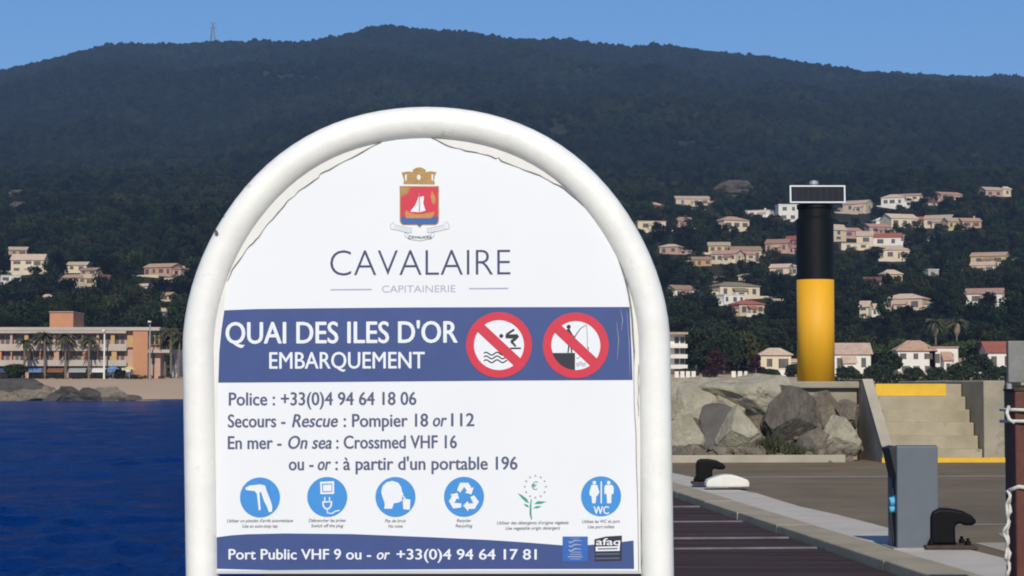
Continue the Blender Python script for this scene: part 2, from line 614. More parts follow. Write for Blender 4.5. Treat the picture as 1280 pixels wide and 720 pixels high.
lm.add([q(1.75, -7.35, .004), q(16, -7.35, .004), q(16, -7.27, .004), q(1.75, -7.27, .004)], [(0, 1, 2, 3)])
tag(lm.build('road_markings', M['line']), 'worn pale line painted across the asphalt', kind='structure')
pt = MB()
pt.add([q(2.1, -9.6, .006), q(15, -9.6, .006), q(15, -8.7, .006), q(2.3, -8.75, .006)], [(0, 1, 2, 3)])
pt.add([q(1.5, -13.0, .006), q(3.6, -13.0, .006), q(3.4, -9.9, .006), q(1.6, -10.1, .006)], [(0, 1, 2, 3)])
tag(pt.build('pavement_patch', M['concrete_pale']), 'pale concrete repair in the asphalt', kind='structure')

# dark boarded landing stage below the quay edge
dk = MB()
v = -34.0
while v < 9.9:
    qbox(dk, -5.83, -.03, v + .006, v + .139, -.42, -.062 + random.uniform(-.004, .004))
    v += .145
qbox(dk, -5.8, -.06, -34, 9.8, -2.5, -.16)
for v, h in ((-5.75, .04), (-8.45, .04), (-9.85, .02), (-2.6, .02), (1.2, .03), (5.2, .03)):
    qbox(dk, -5.8, -.05, v, v + h, -.12, -.045, 1)
tag(dk.build('landing_deck', [M['deck'], M['deck_strip']]), 'dark boarded deck beside the quay edge', kind='structure')
lb = MB()
lb.box((-7, -10, -6), (9, 9.5, 0.004))
tag(lb.build('landing_ground', M['concrete']), 'concrete head of the landing under the sign', kind='structure')

# ------------------------------------------------------------------ breakwater wall and stair
WZ = 1.76
bw = MB()
qbox(bw, -6.0, 6.40, 13.6, 18.5, -4, WZ - .16)
qbox(bw, -6.1, 6.42, 13.45, 18.6, WZ - .158, WZ)
o = bw.build('harbour_wall', M['concrete'], bevel=.03)
tag(o, 'pale concrete breakwater wall behind the boulders and under the beacon', 'wall')
b2 = MB()
qbox(b2, 9.16, 45, 13.3, 18.5, -4, WZ - .10)
qbox(b2, 9.15, 45, 13.18, 18.6, WZ - .098, WZ + .02)
tag(b2.build('harbour_wall', M['concrete_pale'], bevel=.03), 'plain concrete breakwater wall to the right of the stair', 'wall')
kb2 = MB()
qbox(kb2, -6, 5.6, 11.5, 11.78, 0, .17)
tag(kb2.build('low_kerb', M['concrete_pale'], bevel=.02), 'low concrete kerb at the foot of the boulders', 'kerb')

st = empty('harbour_stair', q(7.5, 11.5), 'broad concrete stair with yellow painted top and bottom edges', 'stair')
NS = 6
rise, run, V0 = (WZ - .06) / NS, .29, 11.62
b = MB()
for i in range(NS):
    qbox(b, 6.68, 8.66, V0 + i * run, V0 + (i + 1) * run + (5.2 if i == NS - 1 else .0), -.3, (i + 1) * rise)
b.build('steps', M['concrete_warm'], st, bevel=.02)
b = MB()
qbox(b, 6.69, 8.30, V0 + (NS - 1) * run - .008, V0 + (NS - 1) * run + .30, NS * rise - .265, NS * rise + .006)
b.build('top_edge', M['yellow_step'], st)
b = MB()
qbox(b, 6.40, 9.14, 11.5, V0 - .01, -.1, .10)
b.build('bottom_edge', M['yellow_step'], st)


def cheek(name, u0, u1, m, mcap, e=0.0):
    c = MB()
    prof = [(V0 - .02, -.3), (V0 - .02, .30), (V0 + .10, .36), (V0 + NS * run - .1, WZ + .02), (V0 + NS * run + 1.6, WZ + .02), (V0 + NS * run + 1.6, -.3)]
    c.prism([q(u0, v, z) for v, z in prof], QP * (u1 - u0))
    o = c.build(name, m, st, bevel=.02)
    c = MB()
    top = [(V0 - .03, .303), (V0 + .09, .363), (V0 + NS * run - .1, WZ + .024), (V0 + NS * run + 1.5, WZ + .024)]
    for (va, za), (vb, zb) in zip(top, top[1:]):
        c.prism([q(u0 - .004, va, za), q(u1 + .004, va, za), q(u1 + .004, va, za + .03), q(u0 - .004, va, za + .03)], q(0, vb, zb) - q(0, va, za))
    cc = c.build('coping', mcap, o, world=True)
    return o


cheek('side_wall', 6.44, 6.67, M['concrete_dark'], M['concrete_pale'])
b = MB()
qbox(b, 8.68, 9.14, 11.56, 18.4, -.3, WZ + .01)
b.build('side_wall', M['concrete'], st, bevel=.02)


# boulders
def boulder(mb, c, r, seed, cuts=9, sub=4, rough=.06):
    """an angular block: a sphere cut by random planes, then roughened"""
    bm = bmesh.new()
    bmesh.ops.create_icosphere(bm, subdivisions=sub, radius=1.0)
    rnd = random.Random(seed)
    planes = []
    for _ in range(cuts):
        n = Vector((rnd.gauss(0, 1), rnd.gauss(0, 1), rnd.gauss(0, .8))).normalized()
        planes.append((n, rnd.uniform(.50, .78)))
    rot = Matrix.Rotation(rnd.uniform(0, 6.28), 3, 'Z')
    for v in bm.verts:
        p = v.co.copy()
        for n, d in planes:
            k = p.dot(n)
            if k > d:
                p -= n * (k - d) * .985
        off = Vector((seed * 3.1, seed * 1.7, 0))
        p *= 1 + rough * mnoise.noise(p * 2.2 + off) + rough * .45 * mnoise.noise(p * 5 + off) - rough * .7 * max(0, .16 - abs(mnoise.noise(p * 2.6 + off * 2))) / .16
        p = rot @ p
        v.co = Vector((p.x * r[0], p.y * r[1], p.z * r[2])) + Vector(c)
    bm.verts.ensure_lookup_table()
    mb.add([v.co.copy() for v in bm.verts], [[v.index for v in f.verts] for f in bm.faces])
    bm.free()


ROCKS = [  # px centre, py centre, half width px, half height px, depth v, material, label
    (868, 512, 44, 48, 13.15, 'rock_pale', 'large pale smooth boulder nearest the white sign frame'),
    (935, 497, 60, 32, 13.35, 'rock_pale', 'long pale boulder lying along the top of the wall'),
    (888, 522, 58, 44, 13.4, 'rock_pale', 'broad pale rock bank behind the flat and the wedge shaped boulders'),
    (858, 552, 30, 34, 12.6, 'rock_pale', 'pale sloping boulder low beside the sign post'),
    (895, 548, 33, 36, 12.7, 'rock_dark', 'dark wedge shaped boulder leaning on the upright pale rock'),
    (925, 542, 27, 35, 12.3, 'rock_pale', 'upright pale boulder standing on the low kerb'),
    (982, 526, 36, 37, 12.7, 'rock_brown', 'biggest brown grey boulder with steep streaked face'),
    (950, 528, 18, 24, 13.0, 'rock_grey', 'brown boulder squeezed between the upright and the biggest rock'),
    (1034, 520, 25, 27, 13.2, 'rock_grey', 'jagged grey boulder below the beacon'),
    (1047, 549, 24, 27, 12.5, 'rock_pale', 'pale broken boulder against the stair side wall'),
    (1022, 551, 20, 21, 12.35, 'rock_grey', 'small grey boulder in front of the jagged one'),
    (1058, 520, 16, 26, 13.0, 'rock_grey', 'narrow grey boulder wedged at the stair wall'),
    (905, 512, 34, 26, 13.2, 'rock_pale', 'flat pale boulder above the dark wedge'),
    (1004, 560, 18, 11, 12.2, 'rock_dark', 'small dark boulder low among the weeds'),
    (800, 520, 45, 48, 13.1, 'rock_pale', 'pale boulder behind the right sign post'),
]
for i, (px, py, hw, hh, v, mk, lab) in enumerate(ROCKS):
    Y = QO.y + v + .4
    c = at(px, py, Y)
    s = Y / F
    b = MB()
    boulder(b, (0, 0, 0), (hw * s * 1.24, max(hw, hh) * s * .75, hh * s * 1.22), 20 + i + (3 if i == 6 else 0), 9 if i == 6 else 13, 5, .05)
    o = b.build('boulder', M[mk], origin=(0, 0, 0))
    o.location = c
    tag(o, lab, 'boulder', 'breakwater boulders')
# broken stone filling the gaps
b = MB()
for _ in range(150):
    px = random.uniform(838, 1068)
    Y = QO.y + random.uniform(12.0, 13.3)
    p = at(px, 560, Y)
    p.z = random.uniform(.0, .25) + max(0, (Y - QO.y - 12.6)) * random.uniform(0, 1.4)
    r_ = random.uniform(.06, .19)
    boulder(b, p, (r_ * 1.3, r_, r_ * .9), 300 + _, 8, 2, .05)
tag(b.build('rubble', M['rock_grey']), 'broken stone filling the gaps between the boulders', kind='stuff')
# weeds between the boulders: many small blades
b = MB()
for _ in range(1300):
    px = random.uniform(945, 1022)
    g = q(0, 0)
    Y = QO.y + random.uniform(12.0, 12.7)
    p = at(px, 566, Y)
    p.z = random.uniform(.0, .2) + .25 * max(0, 1 - abs(px - 965) / 40) * random.random() * 1.6
    a = random.uniform(0, 6.28)
    h = random.uniform(.08, .22)
    d = Vector((math.cos(a) * .025, math.sin(a) * .025, 0))
    tip = p + Vector((random.uniform(-.08, .08), random.uniform(-.08, .08), h))
    b.add([p - d, p + d, tip], [(0, 1, 2)])
pts = [at(x, 570, QO.y + 12.75) for x in (940, 1030)]
b.prism([at(940, 570, QO.y + 12.6), at(1030, 570, QO.y + 12.6), at(1020, 548, QO.y + 13.3), at(950, 540, QO.y + 13.3)], (0, .3, 0))
tag(b.build('weeds', M['weeds']), 'dark green weeds growing between the boulders', kind='stuff')

# ------------------------------------------------------------------ beacon
YB = 46.2
bc = at(1020, 473, YB)
bc.z = WZ
be = empty('harbour_beacon', bc, 'tall cylindrical beacon, yellow below and black above, solar panel on top', 'beacon')
s = YB / F
zz = lambda py: at(1020, py, YB).z - WZ
R = 23.2 * s
b = MB(); b.lathe([(R * 1.0, 0), (R, zz(350))], bc, 48); b.build('yellow_column', M['yellow'], be, smooth=False)
for p in be.children[-1].data.polygons: p.use_smooth = len(p.vertices) == 4
b = MB(); b.lathe([(R, zz(350) + .002), (R * 1.0, zz(275)), (R * .9, zz(272)), (R * .9, zz(262)), (R * .97, zz(261)), (R * .97, zz(256))], bc, 48)
b.build('black_column', M['black_paint'], be)
for p in be.children[-1].data.polygons: p.use_smooth = len(p.vertices) == 4
for k in range(10):
    pass
b = MB()
b.tube([bc + Vector((0, 0, zz(257))), bc + Vector((0, 0, zz(236)))], .18, 16)
b.tube([bc + Vector((-.3, .1, zz(257))), bc + Vector((-.45, .05, zz(244)))], .03, 8)
b.tube([bc + Vector((.3, .1, zz(257))), bc + Vector((.45, .05, zz(244)))], .03, 8)
b.build('mount', M['steel'], be)
# solar panel leaning back a little
pw, ph = 34.5 * s, 22 * s
PM = Matrix.Translation(bc + Vector((0, -.42, (zz(256) + zz(234)) / 2))) @ Matrix.Rotation(math.radians(-3), 4, 'X')
b = MB()
fw = .032
for x0, x1, z0, z1 in ((-pw, pw, ph / 2 - fw, ph / 2), (-pw, pw, -ph / 2, -ph / 2 + fw), (-pw, -pw + fw, -ph / 2 + fw, ph / 2 - fw), (pw - fw, pw, -ph / 2 + fw, ph / 2 - fw)):
    b.box((x0, -.03, z0), (x1, .03, z1), 0, PM)
pf = b.build('solar_panel', M['alu'], be)
b = MB()
b.box((-pw + fw, -.012, -ph / 2 + fw), (pw - fw, .02, ph / 2 - fw), 0, PM)
nx = 9
for k in range(1, nx):
    x = -pw + 2 * pw * k / nx
    b.box((x - .003, -.0145, -ph / 2 + fw), (x + .003, -.012, ph / 2 - fw), 1, PM)
b.build('solar_cells', [M['solar'], M['box_dark']], pf)
b = MB()
b.lathe([(.09, zz(236)), (.09, zz(230)), (.11, zz(230)), (.10, zz(226)), (.04, zz(225))], bc + Vector((0, .1, 0)), 16)
b.build('lantern', M['steel'], be)

# ------------------------------------------------------------------ bollards, pedestal, pad, post
def bollard(loc, label):
    r = empty('mooring_bollard', (0, 0, 0), label, 'bollard', 'black mooring bollards on the quay')
    b = MB()
    b.box((-.20, -.2, 0), (.34, .2, .045))
    b.build('base_plate', M['rust_iron'], r, world=False, bevel=.012)
    b = MB()
    for x in (-.13, .25):
        for y in (-.13, .13):
            b = MB()
            b.lathe([(.032, .045), (.032, .085), (.017, .085), (.017, .115)], (x, y, 0), 6)
            b.build('bolt', M['iron'], r, world=False)
    b = MB()
    prof = [(-.15, .044), (-.13, .09), (-.128, .33), (-.105, .385), (-.05, .415), (.08, .415), (.20, .395), (.30, .345), (.345, .295), (.34, .262), (.30, .243), (.24, .242), (.18, .258), (.14, .25), (.128, .22), (.13, .09), (.15, .044)]
    b.prism([Vector((x, -.12, z)) for x, z in prof], (0, .24, 0))
    hn = b.build('horn', M['iron'], r, world=False, bevel=.055)
    hn.modifiers['bevel'].segments = 4
    hn.modifiers['bevel'].angle_limit = math.radians(60)
    r.location = loc
    return r


g2 = ground_at(1176, 686)
bol = bollard(g2 + Vector((0, 0, .004)), 'black hooked mooring bollard right of the grey service pedestal')
bol.rotation_euler = (0, 0, .02)
g1 = ground_at(880, 609)
b2 = copy_tree(bol)
b2.location = g1 + Vector((0, 0, .05))
b2['label'] = 'black hooked mooring bollard farther off beside the white sign post'

# service pedestal
gb = ground_at(1141, 685)
pe = empty('service_pedestal', gb, 'blue grey metal service pedestal on the quay beside the nearer bollard', 'pedestal')
k = gb.y / F
W2 = 26 * k
Ht = 127 * k
RM = Matrix.Translation(gb) @ Matrix.Rotation(ANG, 4, 'Z')
b = MB()
# front cover: a folded sheet standing proud with a forward lean at the top
prof = [(-.20, 0.0), (-.205, Ht), (-.13, Ht + .012), (-.13, 0)]
b.prism([RM @ Vector((-W2, y, z)) for y, z in prof], (RM.to_3x3() @ Vector((2 * W2, 0, 0))))
b.build('front_cover', M['box_grey'], pe, bevel=.012)
b = MB()
b.box((-W2 + .07, -.128, 0), (W2 - .02, .18, Ht - .22), 0, RM)
b.build('inner_body', M['box_dark'], pe)
b = MB()
prof = [(-.128, Ht - .26), (-.128, Ht), (.12, Ht - .03), (.22, Ht - .10), (.22, Ht - .16)]
b.prism([RM @ Vector((-W2 + .005, y, z)) for y, z in prof], (RM.to_3x3() @ Vector((2 * W2 - .01, 0, 0))))
b.build('hood', M['box_grey'], pe, bevel=.012)
b = MB()
b.prism([RM @ Vector(c_) for c_ in ((-W2 - .075, -.19, Ht - .02), (-W2 + .003, -.19, Ht + .004), (-W2 + .003, -.19, Ht - .34), (-W2 - .03, -.19, Ht - .22))], RM.to_3x3() @ Vector((0, .30, 0)))
b.build('side_flap', M['box_dark'], pe, bevel=.006)
b = MB()
b.box((-W2 + .01, .03, 0), (-W2 + .068, .20, .42), 0, RM)
b.box((-W2 + .01, .05, .42), (-W2 + .068, .20, Ht - .27), 0, RM)
b.build('side_cover', M['box_grey'], pe, bevel=.008)
b = MB()
for z, rr in ((.50, .062), (.42, .045)):
    p = RM @ Vector((-W2 + .07, -.06, z))
    d = RM.to_3x3() @ Vector((-.11, 0, -.02))
    b.tube([p, p + d * .5, p + d * .6, p + d], [rr, rr, rr * .8, rr * .75], 14)
b.build('socket', M['cap_blue'], pe)
b = MB()
pp = [RM @ Vector((-W2 + .04, -.05, z)) for z in (.62, .5, .33, .18, .05)]
pp = [p + Vector((.02 * math.sin(i * 2.1) - .05, 0, 0)) for i, p in enumerate(pp)]
b.tube(pp, .016, 8)
b.build('hose', M['box_dark'], pe)
b = MB()
b.box((-W2 - .05, -.24, 0), (W2 + .02, .24, .02), 0, RM)
b.build('foot_plate', M['steel'], pe)

# white rounded pad beside the farther bollard
gp = ground_at(910, 613)
k = gp.y / F
b = MB()
n = 18
hw = 27 * k
top = [(-hw, 0), (-hw, .07), (-hw * .93, .115)] + [(hw * .93 * (-1 + 2 * i / n), .115 + .085 * math.sin(math.pi * i / n)) for i in range(1, n)] + [(hw * .93, .115), (hw, .07), (hw, 0)]
b.prism([Vector((x, -.16, z)) for x, z in top], (0, .34, 0))
o = b.build('dock_pad', M['white_plastic'], bevel=.025)
o.location = gp + Vector((0, .16, .05))
tag(o, 'cream white rounded pad on the quay kerb right of the far bollard', 'pad')

# red brown post at the right with rope
gpost = Vector((0, 0, 0))
YP = 15.0
pl = at(1261.5, 480, YP)
post = empty('mooring_post', (pl.x + .16, YP, 0), 'dark red brown steel post with white rope, right edge of the quay', 'post')
b = MB()
b.box((pl.x, YP - .16, 0), (pl.x + .32, YP + .16, at(1262, 489, YP).z))
b.build('shaft', M['rust_post'], post, bevel=.012)
b = MB()
b.box((pl.x - .006, YP - .166, at(1262, 489, YP).z), (pl.x + .326, YP + .166, at(1262, 486, YP).z))
b.build('cap', M['rust_iron'], post)
rp = empty('mooring_rope', (pl.x + .1, YP - .2, 0), 'white rope wrapped round the red brown post and hanging down its left side', 'rope')
b = MB()
for j, (pa, pb, sag) in enumerate(((507, 517, 2), (523, 530, 2))):
    loop = []
    for i in range(41):
        a = 2 * math.pi * i / 40
        x = pl.x + .16 + .205 * math.copysign(abs(math.cos(a)) ** .5, math.cos(a))
        y = YP + .19 * math.copysign(abs(math.sin(a)) ** .5, math.sin(a))
        zz_ = at(1270, pa + (pb - pa) * (i / 40) + sag * math.sin(a), YP).z
        loop.append((x, y, zz_))
    b.tube(loop, .013, 8)
b.tube([(pl.x - .03, YP - .1, at(1258, 508, YP).z), (pl.x - .055, YP - .14, at(1256, 516, YP).z), (pl.x - .045, YP - .17, at(1257, 524, YP).z), (pl.x - .01, YP - .19, at(1261, 528, YP).z)], .014, 8)
b.build('coil', M['rope'], rp, smooth=True)
b = MB()
path = []
for i in range(60):
    py = 612 + i * 2.6
    x = at(1257 + .8 * math.sin(i * .9) + (i / 60) * -2 + 1.2 * math.sin(i * .23), py, YP).x
    path.append((x, YP - .1 + .012 * math.cos(i * .9), at(1257, py, YP).z))
b.tube(path, [.012 + .006 * (i % 5 == 0) for i in range(60)], 8)
path2 = [(x - .02 + .012 * math.sin(i * .55), y - .03, z) for i, (x, y, z) in enumerate(path[:34])]
b.tube(path2, .012, 8)
b.tube([(pl.x - .04, YP - .12, path[0][2]), (pl.x + .02, YP - .17, path[0][2] + .03), (pl.x + .1, YP - .175, path[0][2] + .02)], .016, 8)
b.build('hanging_end', M['rope'], rp, smooth=True)

# grey post with meter box on the wall side
gq = q(9.72, 12.95)
lp = empty('steel_post', gq, 'slim grey steel post with a small box, in front of the wall by the stair', 'post')
k = gq.y / F
b = MB()
b.tube([gq, gq + Vector((0, 0, 96 * k))], .06, 12)
b.build('pole', M['steel'], lp, smooth=True)
b = MB()
b.box((gq.x - .14, gq.y - .14, 45 * k), (gq.x - .05, gq.y + .05, 80 * k))
b.build('meter_box', M['steel'], lp, bevel=.01)
b = MB()
b.box((gq.x - .04, gq.y - .1, 96 * k), (gq.x + .34, gq.y + .1, 148 * k))
b.build('sign_case', M['steel_dull'], lp, bevel=.02)

# ------------------------------------------------------------------ trees
def leaf_clump(mb, c, r, n, size, rnd, mi=0, flat=.8, shell=.45):
    for _ in range(n):
        d = Vector((rnd.gauss(0, 1), rnd.gauss(0, 1), rnd.gauss(0, 1)))
        d.normalize()
        rr = r * (shell + (1 - shell) * rnd.random() ** .5)
        p = Vector(c) + Vector((d.x * rr, d.y * rr, d.z * rr * flat))
        a = Vector((rnd.gauss(0, 1), rnd.gauss(0, 1), rnd.gauss(0, 1))).normalized()
        a = (a + d * .6).normalized()
        t = a.orthogonal().normalized()
        t.rotate(Matrix.Rotation(rnd.uniform(0, 6.28), 3, a))
        u = a.cross(t)
        sz = size * rnd.uniform(.6, 1.3)
        mb.add([p - t * sz, p + u * sz * .6, p + t * sz, p - u * sz * .6], [(0, 1, 2, 3)], mi)


def tree(px, py, hpx, wpx, kind, label, Y=None, seed=0, leaf=None, name=None):
    rnd = random.Random(seed * 13 + 5)
    if Y is None:
        base = on_terrain(px, py)
    else:
        base = at(px, py, Y)
        base.z = terr1(base.x, Y)
    Y = base.y
    k = Y / F
    H = max(1.0, at(px, py - hpx, Y).z - base.z)
    W = wpx * k / 2
    nm = name or {'pine': 'umbrella_pine', 'broad': 'broadleaf_tree', 'palm': 'palm_tree', 'cypress': 'cypress_tree', 'shrub': 'shrub'}[kind]
    r = empty(nm, base, label, 'shrub' if kind == 'shrub' else 'tree', {'pine': 'umbrella pines along the shore', 'palm': 'palms along the beach', 'shrub': 'dark red shrubs behind the breakwater'}.get(kind, 'shore trees'))
    t = MB()
    c = MB()
    if kind == 'palm':
        lean = Vector((rnd.uniform(-.3, .3), 0, 0))
        top = base + Vector((0, 0, H * .80)) + lean
        t.tube([base - Vector((0, 0, .5)), base + Vector((0, 0, H * .4)) + lean * .3, top], [.30, .22, .20], 10)
        W *= 1.2
        for i in range(38):
            a = rnd.uniform(0, 6.28)
            el = rnd.uniform(-.9, 1.1)
            L = W * rnd.uniform(.85, 1.1)
            pts = []
            for j in range(6):
                s = j / 5
                pts.append(top + Vector((math.cos(a) * L * s * math.cos(el * .7), math.sin(a) * L * s * math.cos(el * .7), L * (s * math.sin(el) * .8 - .55 * s * s) + .2)))
            side = Vector((-math.sin(a), math.cos(a), 0))
            for j in range(5):
                w0, w1 = .42 * (1 - j / 5.5), .42 * (1 - (j + 1) / 5.5)
                dr = Vector((0, 0, -.22))
                c.add([pts[j], pts[j + 1], pts[j + 1] + side * w1 + dr, pts[j] + side * w0 + dr], [(0, 1, 2, 3)])
                c.add([pts[j], pts[j + 1], pts[j + 1] - side * w1 + dr, pts[j] - side * w0 + dr], [(0, 1, 2, 3)])
        tm, cm = M['palm_bark'], leaf or M['leaf_palm']
    elif kind == 'pine':
        top = base + Vector((0, 0, H * .62))
        t.tube([base - Vector((0, 0, .5)), base + Vector((.1, 0, H * .3)), top], [.35, .28, .2], 8)
        for i in range(16):
            a = rnd.uniform(0, 6.28)
            rr = W * rnd.random() ** .55
            p = base + Vector((math.cos(a) * rr, math.sin(a) * rr * .8, H * (.80 - .12 * (rr / W) ** 2 + rnd.uniform(-.05, .05))))
            t.tube([top - Vector((0, 0, .12)), p], [.12, .04], 6)
            leaf_clump(c, p, max(.8, W * .34), 110, .34, rnd, flat=.5)
        tm, cm = M['bark'], leaf or M['leaf_pine']
    elif kind == 'cypress':
        t.tube([base - Vector((0, 0, .5)), base + Vector((0, 0, H * .8))], [.25, .05], 8)
        for i in range(12):
            s = i / 11
            leaf_clump(c, base + Vector((0, 0, H * (.08 + .86 * s))), max(.25, W * (1 - s) ** .6), 60, .3, rnd, flat=1.2)
        tm, cm = M['bark'], leaf or M['leaf']
    else:
        th = H * (.3 if kind == 'broad' else .12)
        t.tube([base - Vector((0, 0, .5)), base + Vector((0, 0, th)), base + Vector((.1, 0, H * .6))], [.30, .24, .08], 8)
        for i in range(22 if kind == 'broad' else 14):
            a = rnd.uniform(0, 6.28)
            zf = rnd.uniform(.28 if kind == 'broad' else .1, .88)
            prof = math.sin(math.pi * min(1, max(.12, (zf - .05) / .95))) ** .6 if kind == 'broad' else (1.08 - zf)
            rr = W * .75 * prof * rnd.random() ** .5
            p = base + Vector((math.cos(a) * rr, math.sin(a) * rr, H * zf))
            t.tube([base + Vector((0, 0, th)), p], [.1, .03], 5)
            leaf_clump(c, p, W * rnd.uniform(.22, .40), 90, .36, rnd)
        tm, cm = M['bark'], leaf or M['leaf']
    if kind == 'palm' and Y > 470:
        sk = MB()
        sk.lathe([(.25, -3.4), (.75, -2.4), (1.0, -1.0), (.5, .1)], top, 11)
        sk.build('dead_fronds', M['dry_frond'], r)
    t.build('trunk', tm, r)
    c.build('crown', cm, r)
    return r


# ------------------------------------------------------------------ houses
HOUSES = []   # footprints: x, y, radius


def house(px, py, w, h, wall, roof, label, rk='gable', yaw=0.0, wing=None, nwin=2, chim=False, Y=None, depth=.75, storeys=1, grp='villas on the wooded hillside', name='villa', cat='house'):
    """px, py: middle of the base line in the photo; w, h: size in photo pixels; wing: (side, width px, height px)"""
    if Y is None:
        base = on_terrain(px, py)
    else:
        base = at(px, py, Y)
    k = base.y / F
    Wm, Hm = w * k * 1.12, h * k * 1.12
    Dm = max(4.5, Wm * depth) if Wm < 16 else 12.0
    r = empty(name, base, label, cat, grp, yaw)
    HOUSES.append((base.x, base.y, Wm * .5 + 2))
    rh = {'gable': .30, 'hip': .30, 'flat': .06, 'shed': .25}[rk]
    wh = Hm * (1 - rh)
    b = MB()
    b.box((-Wm / 2, 0, -5), (Wm / 2, Dm, wh))
    wl = 'wall_' + wall
    if rk == 'gable':
        b.prism([Vector((-Wm / 2, 0, wh)), Vector((-Wm / 2, Dm, wh)), Vector((-Wm / 2, Dm / 2, Hm))], (Wm, 0, 0))
    b.build('wall', M[wl], r, world=False)
    ov = .45
    b = MB()
    if rk == 'flat':
        b.box((-Wm / 2 - .2, -.2, wh + .003), (Wm / 2 + .2, Dm + .2, Hm))
    elif rk == 'gable':
        th = .22
        for s in (0, 1):
            y0, y1 = (-ov, Dm / 2) if s == 0 else (Dm + ov, Dm / 2)
            z0 = wh - ov * (Hm - wh) / (Dm / 2)
            b.prism([Vector((-Wm / 2 - ov, y0, z0 + .05)), Vector((-Wm / 2 - ov, y1, Hm + .05)), Vector((-Wm / 2 - ov, y1, Hm + th + .05)), Vector((-Wm / 2 - ov, y0, z0 + th + .05))], (Wm + 2 * ov, 0, 0))
    elif rk == 'hip':
        x0, x1, y0, y1 = -Wm / 2 - ov, Wm / 2 + ov, -ov, Dm + ov
        ix = min(Dm / 2, Wm * .42)
        vs_ = [(x0, y0, wh + .003), (x1, y0, wh + .003), (x1, y1, wh + .003), (x0, y1, wh + .003), (x0, y0, wh + .2), (x1, y0, wh + .2), (x1, y1, wh + .2), (x0, y1, wh + .2), (x0 + ix, Dm / 2, Hm), (x1 - ix, Dm / 2, Hm)]
        b.add(vs_, [(0, 3, 2, 1), (0, 1, 5, 4), (1, 2, 6, 5), (2, 3, 7, 6), (3, 0, 4, 7), (4, 5, 9, 8), (6, 7, 8, 9), (5, 6, 9), (7, 4, 8)])
    else:
        b.prism([Vector((-Wm / 2 - ov, -ov, wh + .003)), Vector((-Wm / 2 - ov, Dm + ov, wh + .003)), Vector((-Wm / 2 - ov, Dm + ov, Hm)), Vector((-Wm / 2 - ov, -ov, wh + .25))], (Wm + 2 * ov, 0, 0))
    ro = b.build('roof', M[roof], r, world=False)
    if chim:
        b = MB()
        b.box((Wm * .2, Dm * .4, wh), (Wm * .2 + .9, Dm * .4 + .9, Hm + 1.3))
        b.build('chimney', M[wl], ro, world=False)
    rnd = random.Random(int(px * 7 + py))
    rowh = wh / storeys
    for s in range(storeys):
        for i in range(nwin):
            x = -Wm / 2 + Wm * (i + .5 + rnd.uniform(-.12, .12)) / nwin
            ww = min(1.3, Wm / nwin * .28) * rnd.choice((.7, 1, 1.25))
            z1 = rowh * (s + .80)
            z0 = z1 - min(2.1, rowh * rnd.choice((.45, .45, .62)))
            b = MB()
            b.box((x - ww / 2, -.03, z0), (x + ww / 2, .02, z1))
            for sx in (-1, 1):
                b.box((x + sx * ww * .72 - ww * .2, -.06, z0 - .03), (x + sx * ww * .72 + ww * .2, -.003, z1 + .03), 1 if rnd.random() < .5 else 0)
            b.build('window', [M['shade_glass'], M['wood_shutter']], r, world=False)
    # side window on the sunny gable
    b = MB()
    b.box((Wm / 2 - .02, Dm * .4, rowh * .35), (Wm / 2 + .03, Dm * .4 + 1.1, rowh * .78))
    b.build('window', [M['glass']], r, world=False)
    if w > 16 and rnd.random() < .6:
        tx = Wm * rnd.uniform(.45, .8)
        cx_ = Wm * rnd.uniform(-.25, .25)
        b = MB()
        b.box((cx_ - tx, -5.5, -6), (cx_ + tx, -5.1, Hm * rnd.uniform(.02, .14)))
        b.build('terrace_wall', M[rnd.choice(('wall_white', 'wall_cream', 'wall_beige', wl))], r, world=False)
    if w > 22 and rnd.random() < .55:
        lx = Wm * rnd.uniform(-.3, .1)
        b = MB()
        b.box((lx, -2.2, -5), (lx + Wm * .3, -.01, rowh * .55))
        po = b.build('porch', M[wl], r, world=False)
        b = MB()
        b.prism([Vector((lx - .3, -2.6, rowh * .55 + .004)), Vector((lx - .3, -.02, rowh * .80)), Vector((lx - .3, -.02, rowh * .88)), Vector((lx - .3, -2.6, rowh * .55 + .25))], (Wm * .3 + .6, 0, 0))
        b.build('roof', M[roof], po, world=False)
        b = MB()
        b.box((lx + Wm * .08, -2.25, rowh * .05), (lx + Wm * .22, -2.19, rowh * .45))
        b.build('opening', M['shade_glass'], po, world=False)
    if w > 24 and wing is None:
        wing = (rnd.choice((-1, 1)), w * rnd.uniform(.25, .4), h * rnd.uniform(.5, .75))
    if wing:
        sd_, ww_, wh_ = wing
        ww_, wh_ = ww_ * k, wh_ * k
        x0 = Wm / 2 - .02 if sd_ > 0 else -Wm / 2 - ww_ + .02
        b = MB()
        b.box((x0, 1.0, -5), (x0 + ww_, Dm * .9, wh_ * .8))
        wg = b.build('wing', M[wl], r, world=False)
        b = MB()
        b.prism([Vector((x0 - .3, .6, wh_ * .8 + .003)), Vector((x0 - .3, Dm * .95, wh_ * .8 + .003)), Vector((x0 - .3, Dm * .95, wh_ + .25)), Vector((x0 - .3, .6, wh_ * .8 + .25))], (ww_ + .6, 0, 0))
        b.build('roof', M[roof], wg, world=False)
        b = MB()
        b.box((x0 + ww_ * .3, .96, wh_ * .15), (x0 + ww_ * .3 + min(2.2, ww_ * .35), 1.02, wh_ * .62))
        b.build('window', M['glass'], wg, world=False)
    return r


